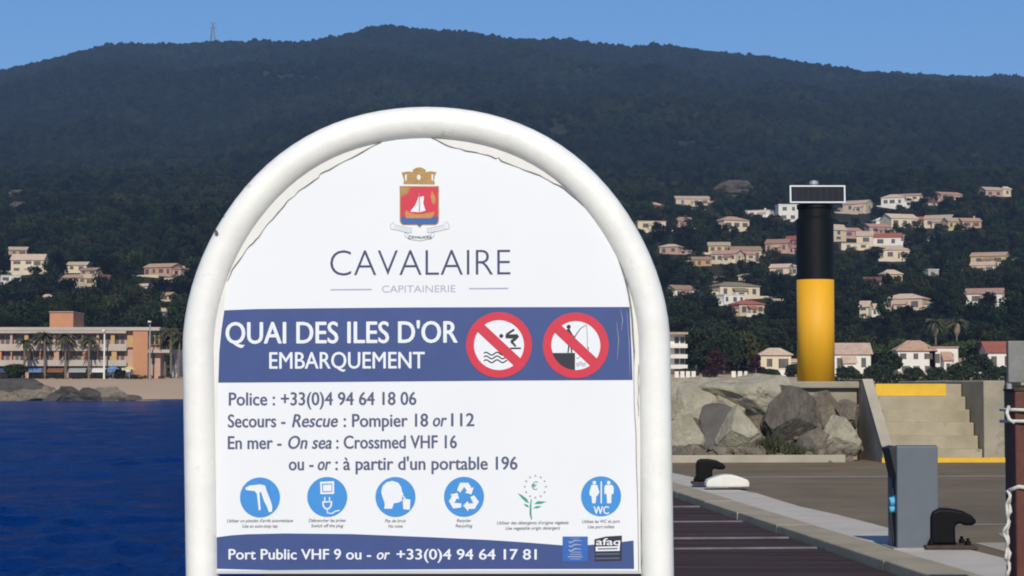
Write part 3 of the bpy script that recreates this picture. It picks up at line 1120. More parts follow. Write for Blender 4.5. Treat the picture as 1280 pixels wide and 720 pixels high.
HS = [
    # right of the sign, upper rows
    (820, 267, 18, 13, 'orange', 'tile', 'small orange villa highest and nearest the sign arch', dict(rk='hip', yaw=.2)),
    (866, 258, 38, 12, 'beige', 'tile_pale', 'long beige villa on the upper row left of the beacon', dict(wing=(1, 18, 8), nwin=3)),
    (874, 268, 16, 6, 'grey', 'tile_pale', 'small faint grey house under the long beige villa', dict(nwin=1)),
    (815, 290, 32, 12, 'cream', 'tile_pale', 'low cream house touching the sign arch in the picture', dict(rk='flat', wing=(-1, 12, 8))),
    (857, 287, 18, 14, 'pink', 'tile', 'pinkish gabled villa below the long beige villa', dict(yaw=.5)),
    (921, 290, 32, 18, 'cream', 'tile', 'big cream villa with pink tiled roof and white front wing', dict(rk='hip', yaw=.15, nwin=3, wing=(-1, 12, 10))),
    (947, 274, 28, 10, 'white', 'tile_pale', 'flat white villa with a chimney behind the big cream villa', dict(rk='flat', chim=True)),
    (986, 278, 23, 20, 'white', 'wall_white', 'white block house directly left of the beacon solar panel', dict(rk='flat', storeys=2, nwin=2, yaw=.2)),
    (836, 318, 22, 12, 'pink', 'tile_pale', 'pale pink villa with low white wing close to the sign arch', dict(rk='hip', wing=(1, 12, 5))),
    (899, 317, 24, 13, 'yellow', 'tile_pale', 'yellow villa standing above the terraced row', dict(nwin=3)),
    (870, 333, 36, 11, 'ochre', 'tile', 'low ochre row house at the left end of the terrace', dict(nwin=4)),
    (904, 329, 30, 14, 'cream', 'tile', 'cream arched house in the middle of the terrace', dict(nwin=4, yaw=-.1)),
    (933, 326, 34, 16, 'beige', 'tile', 'beige house at the right end of the terrace', dict(nwin=4, yaw=-.1)),
    (971, 317, 26, 16, 'pink', 'tile', 'pink terrace house left of the beacon black part', dict(nwin=3, yaw=-.15)),
    (990, 311, 14, 14, 'rose', 'tile_red', 'bright rose house touching the beacon black part', dict(nwin=2)),
    (974, 345, 22, 13, 'cream', 'tile_pale', 'cream villa with dark archway left of the beacon', dict(nwin=1, wing=(-1, 8, 7))),
    (990, 344, 14, 12, 'white', 'tile_pale', 'small white house touching the beacon where black meets yellow', dict(rk='hip')),
    (856, 374, 26, 15, 'white', 'tile', 'white villa with pink roof low beside the sign', dict(yaw=.35, nwin=2, wing=(-1, 10, 8))),
    (897, 353, 12, 6, 'cream', 'tile_pale', 'tiny cream cottage above the broad olive roofed villa', dict(nwin=1)),
    (930, 352, 13, 9, 'beige', 'tile_pale', 'tiny beige cottage beside a tiny cream one', dict(nwin=1, rk='hip')),
    (925, 373, 50, 19, 'cream', 'tile_olive', 'broad cream villa with olive roof', dict(rk='hip', nwin=4)),
    (918, 382, 26, 12, 'white', 'wall_white', 'white flat annexe in front of the olive roofed villa', dict(rk='flat', nwin=3)),
    (940, 394, 32, 17, 'beige', 'tile_red', 'house with red roof below the olive roofed villa', dict(rk='hip', nwin=3, wing=(-1, 10, 10))),
    (976, 381, 16, 6, 'grey', 'tile_pale', 'pale low shed left of the beacon yellow part', dict(nwin=1)),
    # right of the beacon
    (1068, 266, 28, 14, 'beige', 'tile_pale', 'beige villa just right of the beacon solar panel', dict(yaw=-.3, wing=(-1, 12, 8))),
    (1116, 260, 26, 16, 'white', 'tile_pale', 'white villa on the topmost row right of the beacon', dict(nwin=3, rk='hip')),
    (1136, 252, 24, 9, 'cream', 'tile_pale', 'low cream house behind the topmost white villa', dict(nwin=2)),
    (1190, 252, 28, 11, 'pink', 'tile', 'pinkish villa alone on the topmost row', dict(nwin=3)),
    (1167, 258, 14, 6, 'grey', 'tile_dark', 'small dim house left of the lone pinkish villa', dict(nwin=1)),
    (1243, 248, 22, 13, 'pink', 'tile_pale', 'pink villa highest at the right edge', dict(nwin=2)),
    (1259, 246, 11, 12, 'cream', 'tile_pale', 'cream tower house beside the highest right villa', dict(rk='hip', nwin=1)),
    (1050, 302, 17, 19, 'beige', 'tile_pale', 'beige house touching the right side of the beacon', dict(nwin=1, storeys=2)),
    (1066, 298, 22, 12, 'pink', 'tile', 'pink house second from the beacon in the village row', dict(nwin=2)),
    (1081, 307, 18, 16, 'cream', 'tile_pale', 'cream stepped house with blank side wall', dict(nwin=1)),
    (1106, 287, 20, 14, 'white', 'wall_white', 'white gabled house at the left end of the long cream row', dict(rk='hip', nwin=1)),
    (1131, 287, 34, 18, 'cream', 'tile_pale', 'large cream house with tile roof in the upper village row', dict(nwin=3)),
    (1152, 281, 13, 9, 'rose', 'tile_red', 'narrow red house between two cream houses', dict(nwin=2)),
    (1172, 285, 30, 15, 'cream', 'tile_pale', 'cream house right of the narrow red one', dict(nwin=3)),
    (1194, 288, 18, 14, 'yellow', 'tile_pale', 'pale yellow house in the upper village row', dict(nwin=2)),
    (1215, 286, 22, 12, 'pink', 'tile', 'pink beige house with a chimney ending the village row', dict(nwin=2, chim=True)),
    (1100, 293, 26, 12, 'pink', 'tile', 'pink roofed house under the white gabled one', dict(nwin=2)),
    (1108, 309, 32, 16, 'white', 'tile_red', 'white house with broad red roof in the village', dict(rk='gable', nwin=2)),
    (1130, 307, 20, 12, 'beige', 'tile', 'beige house right of the broad red roof', dict(nwin=2)),
    (1069, 313, 32, 8, 'cream', 'wall_cream', 'low cream terrace wall house beneath the village', dict(rk='flat', nwin=2)),
    (1121, 325, 30, 16, 'cream', 'tile_pale', 'cream villa alone below the village', dict(rk='hip', yaw=-.25, nwin=2)),
    (1163, 302, 9, 5, 'white', 'tile_pale', 'tiny white shed right of the village', dict(nwin=1)),
    (1235, 332, 38, 15, 'yellow', 'tile', 'pale yellow block villa with tile roof at the right', dict(nwin=2)),
    (1228, 342, 26, 13, 'white', 'tile_pale', 'white lower house in front of the yellow block villa', dict(nwin=2, wing=(-1, 16, 8))),
    (1116, 358, 22, 19, 'yellow', 'tile_pale', 'bright yellow villa with hipped roof among dark trees', dict(rk='hip', nwin=2)),
    (1092, 360, 20, 12, 'grey', 'tile_dark', 'grey house with dark red roof left of the bright yellow villa', dict(nwin=2)),
    (1167, 351, 13, 13, 'grey', 'wall_white', 'small grey white house among the trees', dict(rk='flat', nwin=1)),
    (1128, 390, 45, 21, 'beige', 'tile_pale', 'big beige villa with wide hipped roof low on the right', dict(rk='hip', nwin=3)),
    (1080, 398, 10, 19, 'cream', 'tile_pale', 'narrow tall cream house beside its twin slip', dict(nwin=1, storeys=2)),
    (1094, 397, 8, 15, 'white', 'tile_pale', 'narrow white house left of the big beige villa', dict(nwin=1)),
    (1230, 382, 40, 19, 'white', 'tile', 'white villa with orange roof low at the right', dict(nwin=2, wing=(1, 10, 9))),
    (1259, 382, 8, 5, 'white', 'tile_pale', 'tiny white hut at the right edge', dict(nwin=1)),
    # left of the sign
    (22, 321, 20, 11, 'pink', 'tile_pale', 'pale villa uppermost on the far left slope', dict(nwin=2)),
    (34, 342, 36, 22, 'cream', 'tile_pale', 'big cream villa with pink wing on the far left', dict(nwin=3, wing=(1, 10, 10), storeys=2)),
    (14, 355, 22, 9, 'white', 'wall_white', 'low white house below the big far left villa', dict(rk='flat')),
    (96, 340, 22, 11, 'cream', 'tile_pale', 'cream house at the top of the middle left cluster', dict(nwin=2)),
    (110, 345, 20, 9, 'pink', 'tile', 'pink low house in the middle left cluster', dict(nwin=2)),
    (94, 356, 28, 11, 'beige', 'tile', 'beige tile roofed house in the middle left cluster', dict(nwin=3)),
    (113, 358, 14, 13, 'yellow', 'tile_pale', 'yellow house in the middle left cluster', dict(nwin=1)),
    (128, 355, 15, 9, 'beige', 'tile_dark', 'dim brown house right of the yellow one', dict(nwin=2)),
    (103, 366, 10, 10, 'white', 'tile_pale', 'small white house under the yellow one', dict(nwin=1)),
    (60, 380, 10, 11, 'white', 'tile_pale', 'small white house above the terracotta block', dict(nwin=1, rk='hip')),
    (197, 345, 34, 14, 'pink', 'tile', 'long pink villa left of the sign frame', dict(nwin=4, rk='gable')),
    (221, 342, 16, 8, 'beige', 'tile_pale', 'beige wing house touching the sign frame', dict(nwin=2)),
    (210, 356, 9, 7, 'cream', 'tile_pale', 'tiny cream house below the long pink villa', dict(nwin=1)),
    (176, 364, 16, 8, 'white', 'tile_pale', 'white speck of a house in the left trees', dict(nwin=1)),
    (205, 377, 15, 10, 'beige', 'tile', 'beige cottage above the beach flats', dict(nwin=1)),
    (208, 397, 11, 10, 'grey', 'tile_pale', 'greyish cottage just above the palms', dict(nwin=1)),
    (233, 378, 9, 8, 'beige', 'tile', 'cottage half hidden by the left sign post', dict(nwin=1)),
]
for px, py, w, h, wl, rf, lab, kw in HS:
    kw = dict(kw)
    kw.setdefault('rk', 'gable')
    kw['yaw'] = kw.get('yaw', 0) + random.choice((-1, 1)) * random.uniform(.05, .45)
    house(px, py, w, h, wl, rf, lab, **kw)

# shore houses on the right, behind the breakwater
SH = [
    (970, 466, 34, 28, 'cream', 'tile_pale', 'cream shore house left of the beacon foot', dict(rk='hip', nwin=2)),
    (1064, 470, 44, 36, 'white', 'tile_pale', 'white gabled shore house right of the beacon foot', dict(rk='gable', nwin=3, wing=(-1, 16, 12))),
    (1146, 470, 42, 40, 'white', 'tile', 'white shore house with arches and tiled roof behind the stair', dict(rk='hip', nwin=3, storeys=2)),
    (1180, 470, 32, 33, 'white', 'tile', 'white low shore house right of the arched one', dict(rk='flat', nwin=2)),
    (1262, 468, 50, 36, 'white', 'tile_red', 'white shore house with red roof at the right edge', dict(rk='gable', nwin=3)),
]
for px, py, w, h, wl, rf, lab, kw in SH:
    house(px, py, w, h, wl, rf, lab, Y=452, grp='shore houses behind the breakwater', **kw)

# white flats with balconies beside the right sign post
base = at(842, 468, 452)
fl = empty('apartment_block', base, 'white flats with stacked balconies just right of the sign post', 'building')
b = MB()
p0, p1 = at(800, 468, 452), at(857, 418, 452)
b.box((p0.x, 453.5, 0), (p1.x, 466, p1.z))
b.build('wall', M['wall_white'], fl)
b = MB(); b.box((p0.x - .4, 451.2, p1.z + .003), (p1.x + .5, 466.4, p1.z + .5)); b.build('roof', M['tile_pale'], fl)
for py in (430, 443, 456):
    z = at(842, py, 452).z
    b = MB(); b.box((p0.x, 451.3, z - .9), (p1.x + .35, 453.45, z)); b.build('balcony', M['wall_white'], fl)
for py in (424, 437, 450, 463):
    for px in (846, 853):
        p = at(px, py, 453.45)
        b = MB(); b.box((p.x - .5, 453.4, p.z - .9), (p.x + .5, 453.52, p.z + .5)); b.build('window', M['glass'], fl)

# low white balustrade on the shore
YL = 436
base = at(862, 474, YL)
ba = empty('white_balustrade', base, 'row of low white pillars and wall on the shore beyond the boulders', 'wall')
b = MB()
a, c = at(836, 477, YL), at(960, 474, YL)
b.box((a.x, YL, 0), (c.x, YL + .4, at(840, 471.5, YL).z))
b.build('low_wall', M['wall_grey'], ba)
for px in (846, 853, 860, 867, 917, 925, 933, 941):
    p = at(px, 472, YL)
    b = MB(); b.box((p.x - .45, YL - .1, p.z - .5), (p.x + .45, YL + .5, at(px, 464, YL).z)); b.build('pillar', M['wall_white'], ba)

# ------------------------------------------------------------------ beach building on the left
YBd = 430.0


def bpx(mb, x0, x1, y0, y1, Y0, Y1, mi=0):
    a, c = at(x0, y1, YBd), at(x1, y0, YBd)
    mb.box((a.x, Y0, a.z), (c.x, Y1, c.z), mi)


base = at(90, 472, YBd)
bb = empty('beach_flats', base, 'long ochre and orange beach building with white balconies', 'building')
b = MB(); bpx(b, -70, 199, 412, 476, 431.7, 448); b.build('wall', M['wall_pink'], bb)
b = MB(); bpx(b, -72, 201, 409, 413.2, 429.5, 449); bpx(b, -72, 158, 413.2, 416.5, 429.6, 430.0); b.build('roof', M['wall_slab'], bb)
b = MB(); bpx(b, -70, 158, 434.5, 438.5, 430, 431.69); bpx(b, -70, 158, 430, 434.5, 430, 430.25); b.build('balcony', M['wall_slab'], bb)
b = MB(); bpx(b, -70, 158, 453.5, 457.5, 430, 431.69); bpx(b, -70, 158, 450, 453.5, 430, 430.25); b.build('balcony', M['wall_slab'], bb)
for i, x in enumerate(range(-60, 156, 18)):
    b = MB()
    bpx(b, x, x + 1.4 + (i % 3) * 1.8, 413.3, 434.4, 430.3, 431.69)
    bpx(b, x + 1, x + 2.4 + (i % 2) * 5, 438.6, 453.4, 430.3, 431.69)
    b.build('partition', M[('wall_orange', 'wall_pink', 'wall_ochre')[i % 3]], bb)
    for y0, y1 in ((419, 433), (440, 452)):
        g = MB(); bpx(g, x + 5, x + 9, y0, y1, 431.55, 431.75); g.build('window', M['shade_glass'], bb)
        g = MB(); bpx(g, x + 11, x + 15.5, y0, y1, 431.55, 431.75); g.build('window', M['shade_glass'], bb)
for i, (x0, x1) in enumerate(((-60, -30), (-26, -2), (0, 22), (34, 60), (62, 80), (86, 110), (112, 126), (128, 153))):
    g = MB(); bpx(g, x0, x1, 460, 473, 431.55, 431.75); g.build('shop_front', M['shade_glass'], bb)
b = MB(); bpx(b, 166, 185, 410.2, 474, 429.8, 433.9); b.build('end_block', M['wall_orange'], bb)
b = MB(); bpx(b, 158, 166, 410.2, 434, 431, 433.9); bpx(b, 185, 199, 410.2, 431, 431, 433.9); b.build('end_bay', M['wall_ochre'], bb)
b = MB(); bpx(b, 185, 212, 437, 441, 430, 434); b.build('balcony', M['wall_slab'], bb)
b = MB(); bpx(b, 199.2, 216, 436, 474, 436, 447); b.build('side_wing', M['wall_grey'], bb)
for x0, y0, y1 in ((187, 415, 430), (193, 415, 430), (188, 442, 455), (202, 444, 456), (208, 444, 456), (203, 460, 472)):
    g = MB(); bpx(g, x0, x0 + 4, y0, y1, (430.9 if y1 < 435 else 431.6) if x0 < 199 else 435.8, 431.8 if x0 < 199 else 436.05); g.build('window', M['glass'], bb)
b = MB(); bpx(b, 54, 84, 389, 409, 436, 447); tw = b.build('stair_tower', M['wall_orange'], bb)
b = MB(); bpx(b, 53.4, 84.6, 388, 389, 435.7, 447.3); b.build('tower_roof', M['wall_pink'], tw)
for i, (x0, x1, c, ttl) in enumerate(((-40, -12, 'grey', 'grey'), (-8, 16, 'navy', 'dark blue'), (34, 53, 'blue', 'pale blue'), (54, 80, 'brown', 'brown'), (84, 108, 'grey', 'light grey'), (112, 132, 'white', 'plain white'), (134, 146, 'blue', 'mid blue'), (147, 164, 'white', 'scalloped white'))):
    b = MB()
    a, c2 = at(x0, 458, YBd), at(x1, 463.5, YBd)
    b.prism([Vector((a.x, 431.69, a.z)), Vector((a.x, 429.3, c2.z + .1)), Vector((a.x, 429.3, c2.z - .35)), Vector((a.x, 431.69, a.z - .2))], (c2.x - a.x, 0, 0))
    o = b.build('awning', M['awning_' + c], bb)
    o['label'] = ttl + ' cloth awning over the beach terrace'

hp = at(80, 474, 428)
hp.z = terr1(hp.x, 428)
th_ = empty('planting', hp, 'low dark planting along the beach terrace wall', 'hedge')
b = MB()
rnd = random.Random(5)
for px in range(-40, 215, 4):
    if rnd.random() < .25: continue
    p = at(px, 474, 428.3 + rnd.uniform(-.4, .4))
    p.z = terr1(p.x, p.y) + rnd.uniform(.1, .55)
    leaf_clump(b, p, rnd.uniform(.35, .7), 40, .2, rnd)
b.build('foliage', M['leaf'], th_)

# terrace windbreaks, parasols and lamp posts on the beach
for i, (x, c, lab) in enumerate(((27, 'pink', 'pinkish red parasol at the left of the beach terrace'), (141, 'blue', 'folded blue parasol near the white awnings'), (162, 'yellow', 'small yellow parasol beside the orange end block'))):
    p = at(x, 473, 427)
    p.z = terr1(p.x, 427)
    r = empty('beach_parasol', p, lab, 'parasol', 'parasols on the beach terrace')
    b = MB(); b.tube([p, p + Vector((0, 0, 2.9))], .05, 8); b.build('pole', M['steel'], r)
    b = MB(); b.lathe([(1.45, 2.1), (.9, 2.55), (.05, 2.95)], p, 10); b.build('canopy', M['awning_' + c], r)
for x, top, lab in ((130, 414, 'white lamp post standing in the middle of the beach'), (187, 403, 'tall lamp post in front of the orange end block')):
    p = at(x, 474, 426)
    p.z = terr1(p.x, 426)
    H = at(x, top, 426).z - p.z
    r = empty('street_lamp', p, lab, 'lamp post', 'lamp posts along the beach')
    b = MB(); b.tube([p, p + Vector((0, 0, H))], [.22, .15], 10); b.build('pole', M['wall_white' if x == 130 else 'steel'], r)
    b = MB(); b.box((p.x - .3, 425.0, p.z + H), (p.x + .3, 426.3, p.z + H + .3)); b.build('lamp_head', M['wall_white'], r)
rw = MB()
for i in range(7):
    a = at(136 + i * 4.6, 470, 428.5)
    rw.box((a.x, 428.5, terr1(a.x, 428.5) - .1), (a.x + .62, 428.6, a.z + .9))
o = rw.build('windbreak', M['wall_white'])
tag(o, 'white panelled windbreak round the beach terrace', 'windbreak')

# shore rocks left
for i, (px, hw, hh, py, dark, lab) in enumerate((
        (8, 20, 9, 499, 0, 'tan shore rock at the far left water edge'), (35, 22, 10, 499, 0, 'broad tan shore rock second from the left'),
        (66, 17, 8, 501, 1, 'dark low shore rock left of the large pale one'), (90, 24, 12, 497, 1, 'long dark shore rock in the middle of the groyne'),
        (112, 22, 11, 498, 1, 'dark cracked shore rock beside a pale round one'), (137, 24, 11, 497, 0, 'pale rounded shore rock below the beach lamp'),
        (160, 18, 7, 501, 1, 'dark flat shore rock ending the groyne'), (182, 16, 4, 503, 0, 'lowest flat rock at the right tip of the groyne'),
        (50, 14, 6, 493, 0, 'small pale rock behind the dark low one'), (-16, 20, 10, 499, 0, 'tan rock cut by the left picture edge'),
        (20, 34, 9, 484, 1, 'dark brown mound on the sand at the far left'), (52, 14, 6, 487, 0, 'sandy hump right of the dark mound'))):
    Yr = 345 if py > 490 else 398
    c = at(px, py, Yr)
    k = Yr / F
    b = MB()
    boulder(b, (0, 0, 0), (hw * k * 1.35, hw * k * .9, hh * k * 1.35), 90 + i, 9, 3, .16)
    o = b.build('shore_rock', M['rock_shore_dark' if dark else 'rock_shore'], origin=(0, 0, 0))
    o.location = c
    tag(o, lab, 'rock', 'rocks along the beach')

# individual trees
T = [
    (30, 473, 58, 24, 'palm', 'palm at the left in front of the beach flats', 426), (56, 473, 68, 26, 'palm', 'tall palm in front of the terracotta stair tower', 428),
    (82, 474, 66, 26, 'palm', 'palm right of the terracotta stair tower', 427), (111, 474, 62, 24, 'palm', 'palm left of the white beach lamp post', 427),
    (214, 474, 74, 30, 'palm', 'tall palm right of the orange end block', 430), (223, 474, 68, 26, 'palm', 'palm close beside the left sign post', 427),
    (206, 474, 62, 22, 'palm', 'slim palm next to the grey side wing', 433),
    (18, 474, 18, 34, 'broad', 'low dark green bush left of the beach palms', 424),
    (1170, 430, 42, 26, 'palm', 'dry palm rising over the shore pines', 478), (1196, 430, 42, 26, 'palm', 'second dry palm right of its neighbour above the pines', 478),
    (1130, 468, 46, 74, 'pine', 'wide umbrella pine above the arched shore house', 470), (1092, 470, 42, 50, 'pine', 'umbrella pine beside the white gabled shore house', 470),
    (1212, 468, 46, 60, 'pine', 'umbrella pine in front of the right slope', 470), (1255, 466, 40, 50, 'pine', 'umbrella pine over the red roofed shore house', 474),
    (1222, 472, 28, 44, 'broad', 'dark round tree between two white shore houses', 446), (1115, 472, 30, 30, 'broad', 'dark tree left of the arched shore house', 446),
    (1012, 470, 50, 48, 'broad', 'dense dark tree behind the beacon foot', 462), (905, 470, 70, 62, 'broad', 'tall open crowned tree above the maroon shrubs', 447),
    (870, 470, 66, 46, 'broad', 'dark broad tree right of the white flats', 462), (940, 462, 56, 50, 'broad', 'dark tree left of the cream shore house', 470),
    (1050, 440, 40, 40, 'broad', 'round tree above the white gabled shore house', 490),
    (895, 475, 42, 38, 'shrub', 'larger maroon leaved shrub above the pale boulders', 432), (945, 475, 34, 30, 'shrub', 'smaller maroon leaved shrub left of the cream shore house', 432),
    (992, 474, 18, 26, 'broad', 'small dark bush at the left of the beacon foot', 440),
    (1060, 476, 15, 34, 'broad', 'low bush in front of the white gabled shore house', 440),
    (1098, 476, 18, 36, 'broad', 'low dark bush between the gabled and the arched shore house', 441),
    (1140, 476, 13, 36, 'broad', 'low bush under the arches of the shore house', 439),
    (1172, 476, 14, 34, 'broad', 'low bush before the flat roofed shore house', 440),
    (1200, 476, 20, 36, 'broad', 'rounded bush right of the flat roofed shore house', 441),
    (1248, 476, 16, 36, 'broad', 'low bush before the red roofed shore house', 440),
    (1276, 476, 17, 34, 'broad', 'bush at the right picture edge behind the breakwater', 440),
    (860, 476, 12, 30, 'broad', 'low bush behind the white pillars', 444),
    (965, 476, 12, 30, 'broad', 'low bush before the cream shore house', 441),
    (150, 474, 14, 12, 'broad', 'small bush between the awnings and the orange end block', 428),
]
for i, (px, py, h, w, kd, lab, Y) in enumerate(T):
    lf = M['leaf_maroon'] if kd == 'shrub' else None
    tree(px, py, h, w, kd, lab, Y, i, lf)

# hedge along the shore behind the breakwater
hg0 = at(1170, 474, 412)
hg0.z = terr1(hg0.x, 412)
hg = empty('hedge', hg0, 'low dark hedge running behind the stair and breakwater', 'hedge')
b = MB()
rnd = random.Random(77)
for px in range(1044, 1300, 5):
    for zz_ in (.2, 1.0, 1.75):
        p = at(px, 474, 412 + rnd.uniform(-1, 1))
        p.z = terr1(p.x, p.y) + zz_ + rnd.uniform(-.2, .3)
        leaf_clump(b, p, rnd.uniform(.6, .9), 50, .28, rnd)
b.build('foliage', M['leaf'], hg)

# bare rock outcrops in the forest
for i, (px, py, hw, hh, lab) in enumerate(((925, 246, 34, 14, 'brown bare rock outcrop above the upper villas'), (18, 246, 24, 6, 'pale bare rock patch high on the far left slope'), (22, 250, 18, 10, 'brown rock face low on the far left slope'))):
    if i == 2: py = 262
    c = on_terrain(px, py)
    k = c.y / F
    b = MB()
    boulder(b, (0, 0, 0), (hw * k * 1.2, hw * k * .6, hh * k * 1.2), 140 + i, 14, 4, .3)
    o = b.build('rock_outcrop', M['rock_hill'], origin=(0, 0, 0))
    o.location = c + Vector((0, 6, hh * k * .35))
    HOUSES.append((c.x, c.y, hw * k * .4))
    tag(o, lab, 'rock outcrop', 'bare rocks in the forest')

# pylon on the ridge
pb = at(266, 60, YR - 10)
pb.z = terr1(pb.x, YR - 10)
py_ = empty('lattice_mast', pb, 'lattice mast standing on the hill ridge', 'mast')
H = at(266, 28, YR - 10).z - pb.z
b = MB()
cn = [(-1, -1), (1, -1), (1, 1), (-1, 1)]
lv = 8
for i in range(lv):
    w0, w1 = 4.5 * (1 - i / lv) + .8, 4.5 * (1 - (i + 1) / lv) + .8
    z0, z1 = H * i / lv, H * (i + 1) / lv
    for j in range(4):
        a, c = cn[j], cn[(j + 1) % 4]
        b.bar(pb + Vector((a[0] * w0, a[1] * w0, z0)), pb + Vector((a[0] * w1, a[1] * w1, z1)), .7)
        b.bar(pb + Vector((a[0] * w0, a[1] * w0, z0)), pb + Vector((c[0] * w1, c[1] * w1, z1)), .45)
b.build('tower', M['steel'], py_)
b = MB()
for z in (.78, .98):
    b.bar(pb + Vector((-7, 0, H * z)), pb + Vector((7, 0, H * z)), .8)
b.build('cross_arm', M['steel'], py_)


# ------------------------------------------------------------------ forest (stuff): crowns instanced on points of the object's own mesh
def forest(name, label, tmpl, pts, scl, material):
    tv, tf = tmpl
    nt_, npt = len(tv), len(pts)
    me = bpy.data.meshes.new(name)
    me.from_pydata([tuple(v) for v in tv] + [tuple(p) for p in pts], [], tf)
    me.materials.append(material)
    at_ = me.attributes.new('is_point', 'BOOLEAN', 'POINT')
    at_.data.foreach_set('value', [False] * nt_ + [True] * npt)
    as_ = me.attributes.new('crown_scale', 'FLOAT_VECTOR', 'POINT')
    arr = np.ones((nt_ + npt, 3), np.float32)
    arr[nt_:] = scl
    as_.data.foreach_set('vector', arr.ravel())
    ar_ = me.attributes.new('crown_turn', 'FLOAT_VECTOR', 'POINT')
    rr = np.zeros((nt_ + npt, 3), np.float32)
    rr[nt_:, 2] = RNG.uniform(0, 6.28, npt)
    rr[nt_:, 0] = RNG.uniform(-.2, .2, npt)
    ar_.data.foreach_set('vector', rr.ravel())
    o = bpy.data.objects.new(name, me)
    COL.objects.link(o)
    ng = bpy.data.node_groups.new(name + '_nodes', 'GeometryNodeTree')
    ng.interface.new_socket('Geometry', in_out='INPUT', socket_type='NodeSocketGeometry')
    ng.interface.new_socket('Geometry', in_out='OUTPUT', socket_type='NodeSocketGeometry')
    N, L = ng.nodes, ng.links
    gi, go = N.new('NodeGroupInput'), N.new('NodeGroupOutput')
    na = N.new('GeometryNodeInputNamedAttribute'); na.data_type = 'BOOLEAN'; na.inputs['Name'].default_value = 'is_point'
    sg = N.new('GeometryNodeSeparateGeometry'); sg.domain = 'POINT'
    L.new(gi.outputs[0], sg.inputs['Geometry'])
    L.new(na.outputs['Attribute'], sg.inputs['Selection'])
    mp = N.new('GeometryNodeMeshToPoints')
    L.new(sg.outputs['Selection'], mp.inputs[0])
    ip = N.new('GeometryNodeInstanceOnPoints')
    L.new(mp.outputs[0], ip.inputs['Points'])
    L.new(sg.outputs['Inverted'], ip.inputs['Instance'])
    for nm, sk in (('crown_scale', 'Scale'), ('crown_turn', 'Rotation')):
        a = N.new('GeometryNodeInputNamedAttribute'); a.data_type = 'FLOAT_VECTOR'; a.inputs['Name'].default_value = nm
        L.new(a.outputs['Attribute'], ip.inputs[sk])
    L.new(ip.outputs[0], go.inputs[0])
    md = o.modifiers.new('scatter', 'NODES')
    md.node_group = ng
    return tag(o, label, kind='stuff')


def far_template():
    bm = bmesh.new()
    bmesh.ops.create_icosphere(bm, subdivisions=3, radius=1.0)
    for v in bm.verts:
        p = v.co.copy()
        v.co = p * (1 + .35 * mnoise.noise(p * 1.9) + .28 * mnoise.noise(p * 4.3 + Vector((3, 1, 2))))
    r = [v.co.copy() for v in bm.verts], [[v.index for v in f.verts] for f in bm.faces]
    bm.free()
    return r


def near_template():
    rnd = random.Random(3)
    c = MB()
    for i in range(15):
        a = rnd.uniform(0, 6.28)
        zf = rnd.uniform(-.5, .65)
        rr = .62 * math.cos(zf) * rnd.random() ** .5
        leaf_clump(c, (math.cos(a) * rr, math.sin(a) * rr, zf), rnd.uniform(.25, .42), 34, .105, rnd)
    return c.v, c.f


def scatter(y0, y1, sp, margin):
    pts = []
    y = y0
    while y < y1:
        hw = .275 * y + margin
        n = int(2 * hw / sp)
        xs = -hw + (np.arange(n) + RNG.uniform(0, 1, n)) * sp
        ys = y + RNG.uniform(-.5, .5, n) * sp
        pts.append(np.stack([xs, ys], 1))
        y += sp
    return np.concatenate(pts)


P = scatter(462, 1560, 6.2, 60)
keep = np.ones(len(P), bool)
for hx, hy, hr in HOUSES:
    # open ground under, and a garden just in front of, each house
    keep &= ~((np.abs(P[:, 0] - hx * P[:, 1] / hy) < hr) & (P[:, 1] > hy - 22 - hy * .019) & (P[:, 1] < hy + 15))
bx0, bx1 = at(-80, 470, 430).x, at(222, 470, 430).x
keep &= ~((P[:, 0] > bx0) & (P[:, 0] < bx1) & (P[:, 1] < 466))
dens = vnoise(P[:, 0] / 40, P[:, 1] / 50, 9) + .6 * vnoise(P[:, 0] / 14, P[:, 1] / 14, 10)
keep &= dens > -.85
keep &= ~((P[:, 1] > 1380) & (np.abs(P[:, 0] - at(920, 236, 1450).x) < 60) & (P[:, 1] < 1500) & (RNG.uniform(0, 1, len(P)) < .75))
P = P[keep]
n = len(P)
sz = RNG.uniform(2.2, 4.6, n) * (1 + .25 * vnoise(P[:, 0] / 60, P[:, 1] / 60, 12))
Z = terr(P[:, 0], P[:, 1])
hz = sz * RNG.uniform(.75, 1.5, n)
pts = np.stack([P[:, 0], P[:, 1], Z + hz * .6], 1)
forest('hillside_woods', 'dark green trees covering the lower slopes between the villas', near_template(), pts, np.stack([sz, sz, hz], 1), M['near_leaf'])
print('near trees', n)
P = scatter(1550, 3720, 8.6, 90)
keep = (vnoise(P[:, 0] / 50, P[:, 1] / 70, 14) + .7 * vnoise(P[:, 0] / 20, P[:, 1] / 20, 15)) > -1.1
P = P[keep]
n = len(P)
sz = RNG.uniform(3.6, 6.6, n) * (1 + .3 * vnoise(P[:, 0] / 90, P[:, 1] / 90, 13))
Z = terr(P[:, 0], P[:, 1])
hz = sz * RNG.uniform(.7, 1.35, n)
pts = np.stack([P[:, 0], P[:, 1], Z + hz * .5], 1)
forest('mountain_forest', 'dense dark forest covering the mountain up to its ridge', far_template(), pts, np.stack([sz, sz, hz], 1), M['far_leaf'])
print('far trees', n)

